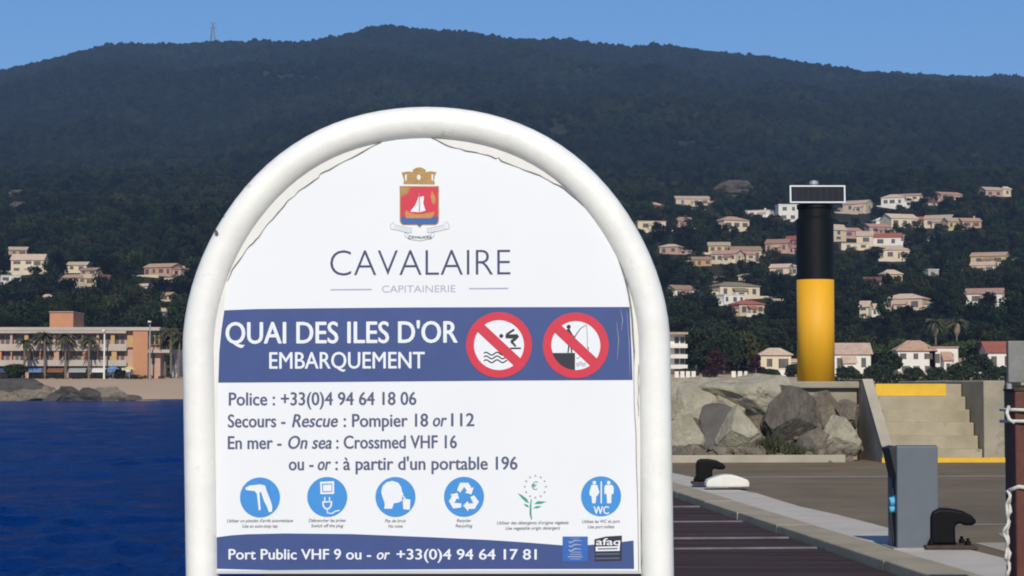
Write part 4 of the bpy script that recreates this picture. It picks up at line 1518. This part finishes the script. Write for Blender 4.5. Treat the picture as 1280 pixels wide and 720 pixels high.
# haze: one closed box of even, thin air
hb = MB()
hb.box((-2900, -80, -9), (2900, 5150, 760))
hm = bpy.data.materials.new('haze_air')
hm.use_nodes = True
N, L = hm.node_tree.nodes, hm.node_tree.links
N.remove(N['Principled BSDF'])
pv = N.new('ShaderNodeVolumePrincipled')
pv.inputs['Color'].default_value = (.38, .60, 1.0, 1)
pv.inputs['Density'].default_value = 9.0e-5
pv.inputs['Anisotropy'].default_value = .0
L.new(pv.outputs[0], N['Material Output'].inputs['Volume'])
tag(hb.build('haze', hm), 'thin blue air haze', kind='stuff')

# ------------------------------------------------------------------ information sign
YS = 3.7
sg0 = at(534, 480, YS)
sign = empty('information_sign', (sg0.x, YS, 0), 'white harbour information board in an arched white tube frame, nearest the camera', 'sign')
S = YS / F


def P(px, py, dy=0.0):
    p = at(px, py, YS)
    return Vector((p.x, YS - dy, p.z))


TUBE_R = 20.6 * S
path = []
foot_l, foot_r = P(253.5, 760), P(823.0, 760)
path.append(Vector((foot_l.x + .012, YS, -.05)))
for py in (1100, 900, 760, 720, 650, 580, 510):
    path.append(P(249 + (py - 438) * 4.2 / 282, py))
for i in range(0, 49):
    a = math.pi * i / 48
    path.append(P(533.2 - 284.3 * math.cos(a) * (1 - .012 * math.sin(2 * a) ** 2), 438 - 284 * math.sin(a) * (1 + .018 * math.sin(2 * a) ** 2)))
for py in (510, 580, 650, 720, 760, 900, 1100):
    path.append(P(817.5 + (py - 438) * 4.2 / 282, py))
path.append(Vector((foot_r.x + .012, YS, -.05)))
b = MB()
b.tube(path, TUBE_R, 28)
fr = b.build('tube_frame', M['white_paint'], sign, smooth=True)
b = MB()
for (px, py, rx, ry) in ((272.5, 292, 2.6, 4.6), (281, 270, 1.2, 1.6)):
    d = Vector((px - 533, py - 438, 0)).normalized()
    poly = []
    for k in range(10):
        a = 2 * math.pi * k / 10
        ex, ey = rx * math.cos(a) * (1 + .2 * math.sin(3 * a)), ry * math.sin(a)
        qx, qy = px + ex * .85 - ey * -.4, py + ey * .85 + ex * -.4
        # lie on the front of the tube
        dist = abs(math.hypot(qx - 533.2, qy - 438) - 284.2) / 20.6
        poly.append(P(qx, qy, TUBE_R * math.sqrt(max(0.0, 1 - min(1, dist) ** 2)) + .0012))
    b.add(poly, [tuple(range(10))])
b.build('paint_chip', M['chip'], fr)


def arc_pts(r, n=40, x0=533.2, y0=438, squash=.018):
    return [(x0 - r * math.cos(math.pi * i / n), y0 - r * math.sin(math.pi * i / n) * (1 + squash * math.sin(2 * math.pi * i / n) ** 2)) for i in range(n + 1)]


def sheet(mb, poly, d0, d1, mi=0):
    """printed or cut sheet: pixel polygon, from d0 to d1 in front of the sign plane"""
    mb.prism([P(x, y, d1) for x, y in poly][::-1], (0, d1 - d0, 0), mi)


def flat(mb, poly, d, mi=0):
    pts_ = [P(x, y, d) for x, y in poly]
    # face the camera
    n_ = sum((poly[i][0] * poly[(i + 1) % len(poly)][1] - poly[(i + 1) % len(poly)][0] * poly[i][1]) for i in range(len(poly)))
    if n_ > 0:
        pts_ = pts_[::-1]
    mb.add(pts_, [tuple(range(len(pts_)))], mi)


def stroke(mb, pts_, w, d, mi=0):
    n = len(pts_)
    L_, R_ = [], []
    for i in range(n):
        a = Vector(pts_[max(i - 1, 0)]); c = Vector(pts_[min(i + 1, n - 1)])
        t = (c - a)
        t = t.normalized() if t.length else Vector((1, 0))
        ww = w[i] if isinstance(w, (list, tuple)) else w
        nx_ = Vector((-t.y, t.x)) * ww / 2
        L_.append(Vector(pts_[i]) + nx_); R_.append(Vector(pts_[i]) - nx_)
    for i in range(n - 1):
        flat(mb, [tuple(L_[i]), tuple(L_[i + 1]), tuple(R_[i + 1]), tuple(R_[i])], d, mi)


def disc(cx, cy, r, n=40, r2=None):
    return [(cx + r * math.cos(2 * math.pi * i / n), cy + (r2 or r) * math.sin(2 * math.pi * i / n)) for i in range(n)]


def ring(mb, cx, cy, r0, r1, d, mi=0, n=56):
    for i in range(n):
        a, c = 2 * math.pi * i / n, 2 * math.pi * (i + 1) / n
        flat(mb, [(cx + r0 * math.cos(a), cy + r0 * math.sin(a)), (cx + r1 * math.cos(a), cy + r1 * math.sin(a)), (cx + r1 * math.cos(c), cy + r1 * math.sin(c)), (cx + r0 * math.cos(c), cy + r0 * math.sin(c))], d, mi)


D0 = .010
# backing board
b = MB()
poly = [(270.5, 714.5), (266.5, 438)] + arc_pts(268)[1:-1] + [(799.5, 438), (800.5, 714.5)]
sheet(b, poly, -.010, D0)
board = b.build('backing_board', M['board'], sign)
b = MB()
sheet(b, [(269.6, 713.2), (801.4, 713.2), (801.4, 716.2), (269.6, 716.2)], -.013, D0 + .004)
b.build('bottom_rail', M['alu'], board)
# narrow fixing flats between tube and board
b = MB()
for x0, x1 in ((262.5, 266.2), (800.0, 803.8)):
    sheet(b, [(x0, 440), (x1, 440), (x1 + 3.8, 713), (x0 + 3.8, 713)], -.012, .002)
b.build('fixing_strip', M['white_paint'], board)

# printed film with an uneven, peeling edge
left_edge = [(271.5, 712.5), (271.8, 660), (272.5, 600), (273.4, 540), (273.6, 478), (275, 440), (277.5, 412), (281, 388), (282.8, 368), (285, 352), (292, 338), (300, 326), (309, 313), (317, 304), (325, 296), (336, 281), (348, 267), (361, 252), (375, 239.5), (388, 231), (399, 222.5), (402, 218), (412, 213), (426, 205), (440, 198.5), (453, 191.5), (466, 184), (477, 179)]
right_edge = [(500, 174.5), (520, 172.6), (540, 173.5), (552, 179), (563, 184.5), (574, 187), (583, 190), (595, 191), (606, 194.5), (614, 196), (620, 199.5), (623, 198), (627, 202.5), (640, 207), (657, 213.5), (669, 218), (680, 223), (692, 230), (705, 236), (723, 251), (738, 265), (751, 282), (762, 299), (771.5, 320), (780.5, 344), (786.5, 371), (790, 400), (792, 440), (791.5, 478), (794, 540), (796.5, 620), (797.5, 712.5)]
D1 = D0 + .0012
b = MB()
sheet(b, left_edge + right_edge, D0 + .0002, D1)
film = b.build('printed_film', M['film'], board)
# curled, dirty edge of the film, thickened at right arch to draw the gap's shadow
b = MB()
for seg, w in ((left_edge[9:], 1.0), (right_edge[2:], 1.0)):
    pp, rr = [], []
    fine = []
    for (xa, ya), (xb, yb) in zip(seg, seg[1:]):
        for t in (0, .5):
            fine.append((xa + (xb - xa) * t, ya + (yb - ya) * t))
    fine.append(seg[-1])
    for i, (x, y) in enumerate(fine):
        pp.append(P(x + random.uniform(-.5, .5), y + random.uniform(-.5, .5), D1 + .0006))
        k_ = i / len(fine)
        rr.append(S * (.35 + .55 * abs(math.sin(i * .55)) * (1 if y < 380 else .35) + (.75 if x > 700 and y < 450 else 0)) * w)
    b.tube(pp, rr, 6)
b.build('curled_edge_gap_shade', M['seam'], film, smooth=True)
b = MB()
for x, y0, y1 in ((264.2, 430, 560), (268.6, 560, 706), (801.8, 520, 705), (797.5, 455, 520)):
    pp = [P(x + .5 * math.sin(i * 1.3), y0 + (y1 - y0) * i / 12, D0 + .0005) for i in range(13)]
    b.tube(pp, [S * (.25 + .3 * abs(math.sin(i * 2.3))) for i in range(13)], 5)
b.build('gap_line', M['seam'], board)  # thin dark lines between the board edges and the tube

D2 = D1 + .0004
D3 = D2 + .0004
D4 = D3 + .0004
D5 = D4 + .0004
b = MB()
flat(b, [(274, 478.3), (275.2, 440), (278, 412), (281.5, 388.2), (320, 386.6), (400, 385.6), (520, 384.6), (650, 384.2), (786.5, 384), (789, 440), (790.3, 475), (660, 475.6), (530, 476.6), (400, 477.6)], D2)
head = b.build('header_band', M['navy'], film)
b = MB()
flat(b, [(272.4, 710.2), (271.9, 671), (290, 668.6), (310, 667.2), (357, 666.2), (440, 667), (541, 671), (610, 674.3), (660, 677.6), (703, 681), (730, 681), (760, 678.8), (777, 676.8), (791.5, 675), (792.2, 710.4), (600, 710.6), (400, 711.6), (340, 712)], D2)
foot = b.build('footer_band', M['navy'], film)
b = MB()
for pts_ in ([(775, 386), (778, 400), (776, 414)], [(770, 402), (773, 425), (771, 450)], [(783, 388), (786, 430), (787, 470)]):
    stroke(b, pts_, [.3, .8, .3], D2 + .0002)
b.build('scratches', M['grey_ink'], film)

# ---- lettering
TXT = []


def text(s, x0, x1, base, cap, m, parent, d, shear=0.0, off=0.0, tilt=0.0, label=None):
    """one run of letters: pixel span, base line y, capital height in pixels"""
    TXT.append((s, x0, x1, base, cap, m, parent, d, shear, off, tilt))


def flush_text():
    objs = []
    for t in TXT + [('H', 0, 1, 0, 1, None, None, 0, 0, 0, 0)]:
        cu = bpy.data.curves.new('lettering', 'FONT')
        cu.body = t[0]
        cu.size = 1.0
        cu.shear = t[8]
        cu.offset = min(0.0, t[9])
        cu.resolution_u = 4
        cu.fill_mode = 'FRONT'
        o = bpy.data.objects.new('lettering_source', cu)
        COL.objects.link(o)
        objs.append(o)
    dg = bpy.context.evaluated_depsgraph_get()
    dg.update()
    meshes = [bpy.data.meshes.new_from_object(o.evaluated_get(dg)) for o in objs]
    for o in objs:
        cu = o.data
        bpy.data.objects.remove(o)
        bpy.data.curves.remove(cu)
    co = np.array([v.co for v in meshes[-1].vertices])
    CAP = co[:, 1].max()
    bpy.data.meshes.remove(meshes[-1])
    # group runs that share parent and material and base line into one mesh
    lines = {}
    for t, me in zip(TXT, meshes):
        s, x0, x1, base, cap, m, parent, d, sh, off, tilt = t
        lines.setdefault((parent.name, m.name, round(base)), []).append((t, me))
    for key, runs in lines.items():
        mb = MB()
        for t, me in runs:
            s, x0, x1, base, cap, m, parent, d, sh, off, tilt = t
            co = np.array([v.co for v in me.vertices])
            a, c = co[:, 0].min(), co[:, 0].max()
            fs_ = [tuple(p.vertices) for p in me.polygons]
            e_ = max(0.0, off) * cap * 1.15       # bolder strokes
            for j_, (ox, oy) in enumerate(((0, 0), (-1, 0), (1, 0), (0, -.55), (0, .55)) if e_ else ((0, 0),)):
                vs_ = []
                for x, y, z in co:
                    px = x0 + e_ + (x - a) / (c - a) * (x1 - x0 - 2 * e_) + ox * e_
                    py = base + tilt * (px - x0) / 100 - y / CAP * cap + oy * e_
                    vs_.append(P(px, py, d + j_ * .00004))
                mb.add(vs_, fs_)
            bpy.data.meshes.remove(me)
        mb.build('lettering', t[5], t[6])


TL = -.55   # the whole print leans a touch
text('CAVALAIRE', 413.5, 638, 345.2, 32, M['ink_dark'], film, D2, 0, -.014, -.5)
text('CAPITAINERIE', 478, 569.5, 366, 8.6, M['ink_pale'], film, D2, 0, -.004, TL)
b = MB()
stroke(b, [(414, 362.6), (465, 362.2)], 1.5, D2)
stroke(b, [(586.5, 361.2), (635.5, 360.8)], 1.5, D2)
b.build('rule_line', M['ink_pale'], film)
text("QUAI DES ILES D'OR", 283, 572.5, 429.6, 26.2, M['print_white'], head, D3, 0, .022, -.5)
text('EMBARQUEMENT', 337.5, 531.3, 460.8, 20.2, M['print_white'], head, D3, 0, .014, -.25)
ik = M['ink']
O_ = .026
text('Police : +33(0)4 94 64 18 06', 287, 521, 506.6, 15.8, ik, film, D2, 0, O_, -.35)
text('Secours -', 285.8, 357.8, 534, 15.8, ik, film, D2, 0, O_, TL)
text('Rescue', 365.7, 423.2, 533.6, 15.8, ik, film, D2, .22, O_, TL)
text(': Pompier 18', 430, 535.6, 533.4, 15.8, ik, film, D2, 0, O_, TL)
text('or', 541.3, 559, 532.7, 15.8, ik, film, D2, .22, O_, TL)
text('112', 564, 593.2, 532.5, 15.8, ik, film, D2, 0, O_, TL)
text('En mer -', 285.8, 353, 561, 15.8, ik, film, D2, 0, O_, -.4)
text('On sea', 361, 415.5, 560.6, 15.8, ik, film, D2, .22, O_, -.3)
text(': Crossmed VHF 16', 420.8, 571.4, 560.4, 15.8, ik, film, D2, 0, O_, -.4)
text('ou -', 361.7, 392.8, 587.4, 15.8, ik, film, D2, 0, O_, TL)
text('or', 397.8, 414.6, 587.2, 15.8, ik, film, D2, .22, O_, TL)
text(": à partir d'un portable 196", 419.7, 647, 587.1, 15.8, ik, film, D2, 0, O_, -.3)
wh = M['print_white']
text('Port Public VHF 9 ou -', 286.8, 464.5, 698.4, 12.6, wh, foot, D3, 0, .026, 0)
text('or', 471.5, 488, 698.4, 12.6, wh, foot, D3, .22, .026, 0)
text('+33(0)4 94 64 17 81', 496, 670.8, 698.4, 12.6, wh, foot, D3, 0, .026, .1)

# ---- crest
cr = bpy.data.objects.new('crest', None)
COL.objects.link(cr)
cr.parent = sign
Z8 = lambda pts_: [(470 + x / 6.264, 195 + y / 6.264) for x, y in pts_]
b = MB()
sh_ = Z8([(188, 240), (495, 240), (495, 510), (488, 532), (470, 545), (365, 545), (345, 566), (322, 545), (212, 545), (196, 532), (188, 510)])
flat(b, sh_, D2, 0)
flat(b, Z8([(196, 247), (487, 247), (487, 478), (196, 478)]), D3, 1)
flat(b, Z8([(196, 480), (487, 480), (487, 510), (480, 528), (466, 538), (362, 538), (345, 554), (325, 538), (216, 538), (204, 528), (196, 510)]), D3, 2)
b.build('shield', [M['gold'], M['red'], M['blue_print']], cr)
b = MB()
flat(b, Z8([(222, 225), (216, 218), (222, 200), (214, 165), (202, 135), (250, 126), (290, 130), (292, 112), (315, 98), (345, 93), (375, 102), (392, 115), (392, 132), (430, 124), (476, 132), (462, 165), (456, 200), (464, 218), (458, 228)]), D2, 0)
flat(b, disc(470 + 338 / 6.264, 195 + 172 / 6.264, 2.3, 12, 3.3), D3, 1)
for x in (237, 443):
    flat(b, Z8([(x - 7, 150), (x + 7, 150), (x + 5, 198), (x - 5, 198)]), D3, 1)
b.build('mural_crown', [M['gold'], M['print_white']], cr)
b = MB()
flat(b, Z8([(228, 455), (240, 425), (256, 445), (300, 458), (345, 462), (400, 452), (462, 440), (452, 475), (430, 492), (240, 492)]), D4, 0)
flat(b, Z8([(338, 320), (338, 445), (270, 440), (310, 390)]), D4, 1)
flat(b, Z8([(346, 325), (378, 320), (372, 375), (390, 432), (346, 445)]), D4, 1)
stroke(b, Z8([(341, 300), (341, 455)]), .9, D5, 0)
sun_ = []
for i in range(13):
    a = math.pi / 2 * i / 12
    rr = 82 if i % 2 else 58
    sun_.append((197 + rr * math.cos(a), 249 + rr * math.sin(a)))
flat(b, Z8([(197, 249)] + sun_), D4, 2)
flat(b, Z8([(440, 370), (430, 320), (440, 275), (452, 300), (468, 330), (470, 365), (456, 385)]), D4, 0)
b.build('boat_and_sails', [M['orange_gold'], M['print_white'], M['gold']], cr)
b = MB()
rib = [[(115, 545), (140, 520), (150, 545), (285, 575), (280, 605), (240, 600), (150, 580), (118, 575)], [(575, 545), (550, 515), (535, 545), (400, 575), (405, 605), (450, 600), (540, 580), (572, 572)], [(230, 600), (260, 625), (345, 640), (430, 622), (460, 590), (458, 630), (430, 652), (345, 668), (262, 655), (228, 630)]]
for r_ in rib:
    flat(b, Z8(r_), D2, 0)
    stroke(b, Z8(r_ + [r_[0]]), .55, D3, 1)
b.build('ribbon', [M['print_white'], M['grey_ink']], cr)
text('CAVALAIRE', 470 + 255 / 6.264, 470 + 438 / 6.264, 195 + 650 / 6.264, 2.9, M['black_ink'], cr, D4, 0, .01, 0)
b = MB()
for x0, y0, x1, y1 in ((150, 562, 270, 588), (415, 590, 540, 562)):
    for k_ in range(7):
        x = x0 + (x1 - x0) * k_ / 6
        y = y0 + (y1 - y0) * k_ / 6
        stroke(b, Z8([(x - 6, y + 5), (x, y - 6), (x + 6, y + 5)]), .4, D4)
b.build('ribbon_ornament', M['grey_ink'], cr)

# ---- prohibition signs
Z2 = lambda pts_: [(540 + x / 4.571, 370 + y / 4.571) for x, y in pts_]


def prohibition(cx, cy, ro, ri, label):
    e = bpy.data.objects.new('prohibition_sign', None)
    COL.objects.link(e)
    e.parent = sign
    e['label'] = label
    b = MB(); flat(b, disc(cx, cy, (ro + ri) / 2, 56), D3); b.build('white_disc', M['print_white'], e)
    b = MB()
    ring(b, cx, cy, ri, ro, D5)
    a = math.radians(43)
    dx, dy = math.cos(a), math.sin(a)
    w_ = 6.1
    r_ = (ro + ri) / 2 - 1
    flat(b, [(cx - dx * r_ + dy * w_, cy - dy * r_ - dx * w_), (cx + dx * r_ + dy * w_, cy + dy * r_ - dx * w_), (cx + dx * r_ - dy * w_, cy + dy * r_ + dx * w_), (cx - dx * r_ - dy * w_, cy - dy * r_ + dx * w_)], D5 + .0002)
    b.build('red_ring', M['red'], e)
    return e


pr = prohibition(623.8, 431.4, 41, 31.2, 'red ring sign forbidding diving')
b = MB()
flat(b, disc(*Z2([(396, 229)])[0], 2.5, 18), D4)
stroke(b, Z2([(470, 192), (425, 222)]), 2.7, D4)
stroke(b, Z2([(420, 232), (452, 232), (490, 228)]), [4.2, 5.2, 4.0], D4 + .0001)
stroke(b, Z2([(492, 226), (474, 246), (452, 262)]), [3.6, 3.9, 3.2], D4 + .0002)
stroke(b, Z2([(452, 260), (466, 274), (478, 289)]), [3.0, 2.6, 2.2], D4 + .0003)
stroke(b, Z2([(446, 300), (508, 299)]), 2.0, D4)
for y in (330, 351, 373):
    stroke(b, Z2([(297 + i * 6.6, y + 8 * math.sin(i * .66 + .3) * -1) for i in range(21)]), 1.55, D4)
b.build('pictogram', M['black_ink'], pr)

pr = prohibition(719.5, 432, 41, 30.6, 'red ring sign forbidding fishing')
b = MB()
flat(b, disc(*Z2([(780, 177)])[0], 2.6, 18), D4)
stroke(b, Z2([(777, 190), (781, 215), (790, 245)]), [4.2, 4.4, 3.4], D4)
stroke(b, Z2([(782, 196), (800, 226), (816, 240)]), [2.4, 1.9, 1.4], D4 + .0001)
stroke(b, Z2([(808, 244), (826, 216), (848, 186), (880, 166)]), [1.3, 1.1, .9, .6], D4)
stroke(b, Z2([(882, 168), (886, 230), (886, 296)]), .5, D4)
stroke(b, Z2([(888, 292), (894, 301), (888, 310), (881, 303)]), 1.1, D4)
stroke(b, Z2([(784, 265), (776, 325)]), [2.3, 1.6], D4)
stroke(b, Z2([(793, 268), (797, 325)]), [2.3, 1.6], D4 + .0001)
arc = []
for i in range(15):
    a = math.radians(92 + (176 - 92) * i / 14)
    arc.append((719.5 + 30.9 * math.cos(a) * 1.0, 432 + 30.9 * math.sin(a)))
q0 = Z2([(690, 326), (816, 326), (816, 424)])
flat(b, q0 + arc, D4)
for y, w_ in ((352, .5), (384, .6), (396, .5)):
    stroke(b, Z2([(822 + i * 5, y + 6 * math.sin(i * .9)) for i in range(12)]), w_, D4)
b.build('pictogram', M['black_ink'], pr)

# ---- blue round pictograms with captions
Z5 = lambda pts_: [(260 + x / 5.145, 580 + y / 5.145) for x, y in pts_]
Z6 = lambda pts_: [(440 + x / 5.145, 580 + y / 5.145) for x, y in pts_]
Z7 = lambda pts_: [(610 + x / 5.142, 580 + y / 5.142) for x, y in pts_]


def roundel(cx, cy, label, caps, capy, tw, blue=True):
    e = bpy.data.objects.new('service_pictogram', None)
    COL.objects.link(e)
    e.parent = sign
    e['label'] = label
    if blue:
        b = MB(); flat(b, disc(cx, cy, 25, 48), D2); b.build('blue_disc', M['cyan'], e)
    for i, (c_, w_) in enumerate(zip(caps, tw)):
        text(c_, cx - w_ / 2, cx + w_ / 2, capy + i * 6.6, 3.9, M['black_ink'], e, D2, .2, .006, TL)
    return e


e = roundel(326, 621.4, 'blue round symbol of a spray gun', ("Utiliser un pistolet d'arrêt automatique", 'Use an auto-stop tap'), 652.4, (82, 44))
b = MB(); flat(b, Z5([(246, 150), (275, 136), (340, 129), (372, 136), (382, 168), (410, 240), (418, 270), (417, 304), (397, 307), (385, 275), (365, 235), (347, 178), (336, 182), (344, 290), (332, 298), (320, 190), (306, 172), (250, 166)]), D3)
b.build('symbol', M['print_white'], e)
e = roundel(409.8, 620.8, 'blue round symbol of a socket and plug', ('Débrancher les prises', 'Switch off the plug'), 652, (46, 40))
b = MB()
flat(b, Z5([(725, 112), (815, 108), (815, 190), (727, 192)]), D3, 0)
stroke(b, Z5([(740, 128), (800, 126), (800, 174), (742, 176), (740, 128)]), 1.3, D4, 1)
for x in (755, 785):
    stroke(b, Z5([(x, 210), (x, 238)]), 1.5, D3)
flat(b, Z5([(738, 238), (803, 236), (800, 268), (785, 288), (757, 290), (741, 270)]), D3, 0)
flat(b, Z5([(748, 246), (793, 244), (790, 264), (780, 278), (762, 280), (751, 266)]), D4, 1)
stroke(b, Z5([(771, 288), (772, 312), (800, 316), (825, 300), (850, 296)]), 1.5, D3)
b.build('symbol', [M['print_white'], M['cyan']], e)
e = roundel(494.8, 620.8, 'blue round symbol of a head beside a cup', ('Pas de bruit', 'No noise'), 652.4, (26, 18))
b = MB()
flat(b, Z6([(210, 285), (214, 250), (198, 210), (190, 175), (200, 140), (225, 115), (262, 106), (300, 118), (318, 145), (324, 175), (334, 195), (325, 205), (322, 235), (300, 246), (272, 250), (260, 285)]), D3)
flat(b, Z6([(328, 222), (345, 222), (378, 226), (374, 292), (332, 288)]), D3)
stroke(b, Z6([(330, 204), (346, 222)]), 1.6, D4)
b.build('symbol', M['print_white'], e)
e = roundel(580.2, 620.6, 'blue round recycling symbol of three bent arrows', ('Recycler', 'Recycling'), 652, (18, 21))
b = MB()
for k_ in range(3):
    a = 2 * math.pi * k_ / 3
    base_ = [(-8.8, -9.3), (-5.0, -18.5), (5.6, -18.5), (9.4, -11.8), (12.2, -13.2), (9.2, -4.0), (1.2, -6.2), (3.6, -8.2), (.4, -13.6), (-4.6, -6.4)]
    flat(b, [(580.2 + x * math.cos(a) - y * math.sin(a), 621.6 + x * math.sin(a) + y * math.cos(a)) for x, y in base_], D3)
b.build('symbol', M['print_white'], e)
e = roundel(666, 621, 'green flower symbol with a ring of small stars', ("Utiliser des détergents d'origine végétale", 'Use vegetable origin detergent'), 655, (89, 68), blue=False)
b = MB()
flat(b, Z7([(190, 185), (222, 200), (250, 222), (264, 250), (240, 240), (215, 215)]), D2, 0)
flat(b, Z7([(228, 252), (258, 262), (262, 278), (240, 268)]), D2, 0)
flat(b, Z7([(295, 255), (320, 236), (375, 240), (340, 254)]), D2, 0)
flat(b, Z7([(288, 282), (310, 268), (345, 268), (320, 282)]), D2, 0)
stroke(b, Z7([(278, 224), (273, 270), (273, 320), (280, 355)]), [1.2, 2.2, 2.4, 1.2], D2 + .0002, 0)
for i in range(12):
    a = 2 * math.pi * i / 12
    cx, cy = Z7([(304 + 68 * math.cos(a), 144 + 70 * math.sin(a))])[0]
    st_ = []
    for k_ in range(10):
        rr = 1.75 if k_ % 2 == 0 else .8
        st_.append((cx + rr * math.sin(math.pi * k_ / 5), cy - rr * math.cos(math.pi * k_ / 5)))
    flat(b, st_, D2, 1)
b.build('symbol', [M['green_print'], M['grey_ink']], e)
text('€', 664, 672.5, 612, 10, M['green_print'], e, D2, .1, -.005, 0)
e = roundel(751, 620, 'blue round toilet symbol with two figures', ('Utilisez les WC du port', 'Use port toilets'), 653.2, (47, 33))
b = MB()
for cx, fem in ((682, True), (774, False)):
    flat(b, disc(*Z7([(cx, 118)])[0], 2.3, 16), D3)
    if fem:
        flat(b, Z7([(664, 132), (700, 132), (714, 180), (702, 200), (694, 206), (690, 250), (668, 250), (664, 206), (652, 198), (650, 178)]), D3)
    else:
        flat(b, Z7([(752, 132), (797, 132), (806, 150), (804, 190), (792, 192), (790, 250), (763, 250), (760, 192), (746, 190), (746, 150)]), D3)
stroke(b, Z7([(726, 110), (726, 250)]), 1.7, D3)
b.build('symbol', M['print_white'], e)
text('WC', *[Z7([(x, 0)])[0][0] for x in (676, 776)], 580 + 318 / 5.142, 9.3, wh, e, D3, 0, .03, 0)

# ---- label panels in the footer
b = MB(); flat(b, [(703, 670), (734.5, 670), (734.5, 701), (703, 701)], D3)
lg = b.build('flag_emblem', M['logo_blue'], foot)
b = MB()
for y in (494, 520, 548):
    stroke(b, Z7([(518 + i * 6, y + (0 if i % 2 else 1) + 7 * math.sin(i * .7)) for i in range(8)] + [(600, y - 4)]), [1.6] * 8 + [.6], D4)
for y, x0, x1, w_ in ((473, 530, 590, .5), (563, 530, 600, .8), (577, 525, 600, .8), (592, 512, 606, 1.1), (606, 526, 596, .7)):
    stroke(b, Z7([(x0, y), (x1, y)]), w_, D4)
b.build('emblem_waves', M['ink_pale'], foot)
b = MB()
flat(b, [(742.6, 673.5), (757, 670), (777, 668.8), (776.6, 700.2), (743, 700.8)], D3)
b.build('certificate_panel', M['black_ink'], foot)
b = MB()
flat(b, [(744.2, 682.6), (774.2, 682), (774.2, 687.8), (744.2, 688.4)], D4, 0)
stroke(b, [(747, 685.4), (771.5, 685)], 1.5, D5, 1)
stroke(b, [(744, 692), (774, 691.6)], 2.2, D4, 2)
stroke(b, [(744, 697.4), (774, 697)], 2.0, D4, 2)
b.build('certificate_lines', [M['print_white'], M['ink'], M['ink']], foot)
text('afaq', 744.5, 775, 680.6, 8.3, wh, foot, D4, .05, .03, 0)

flush_text()
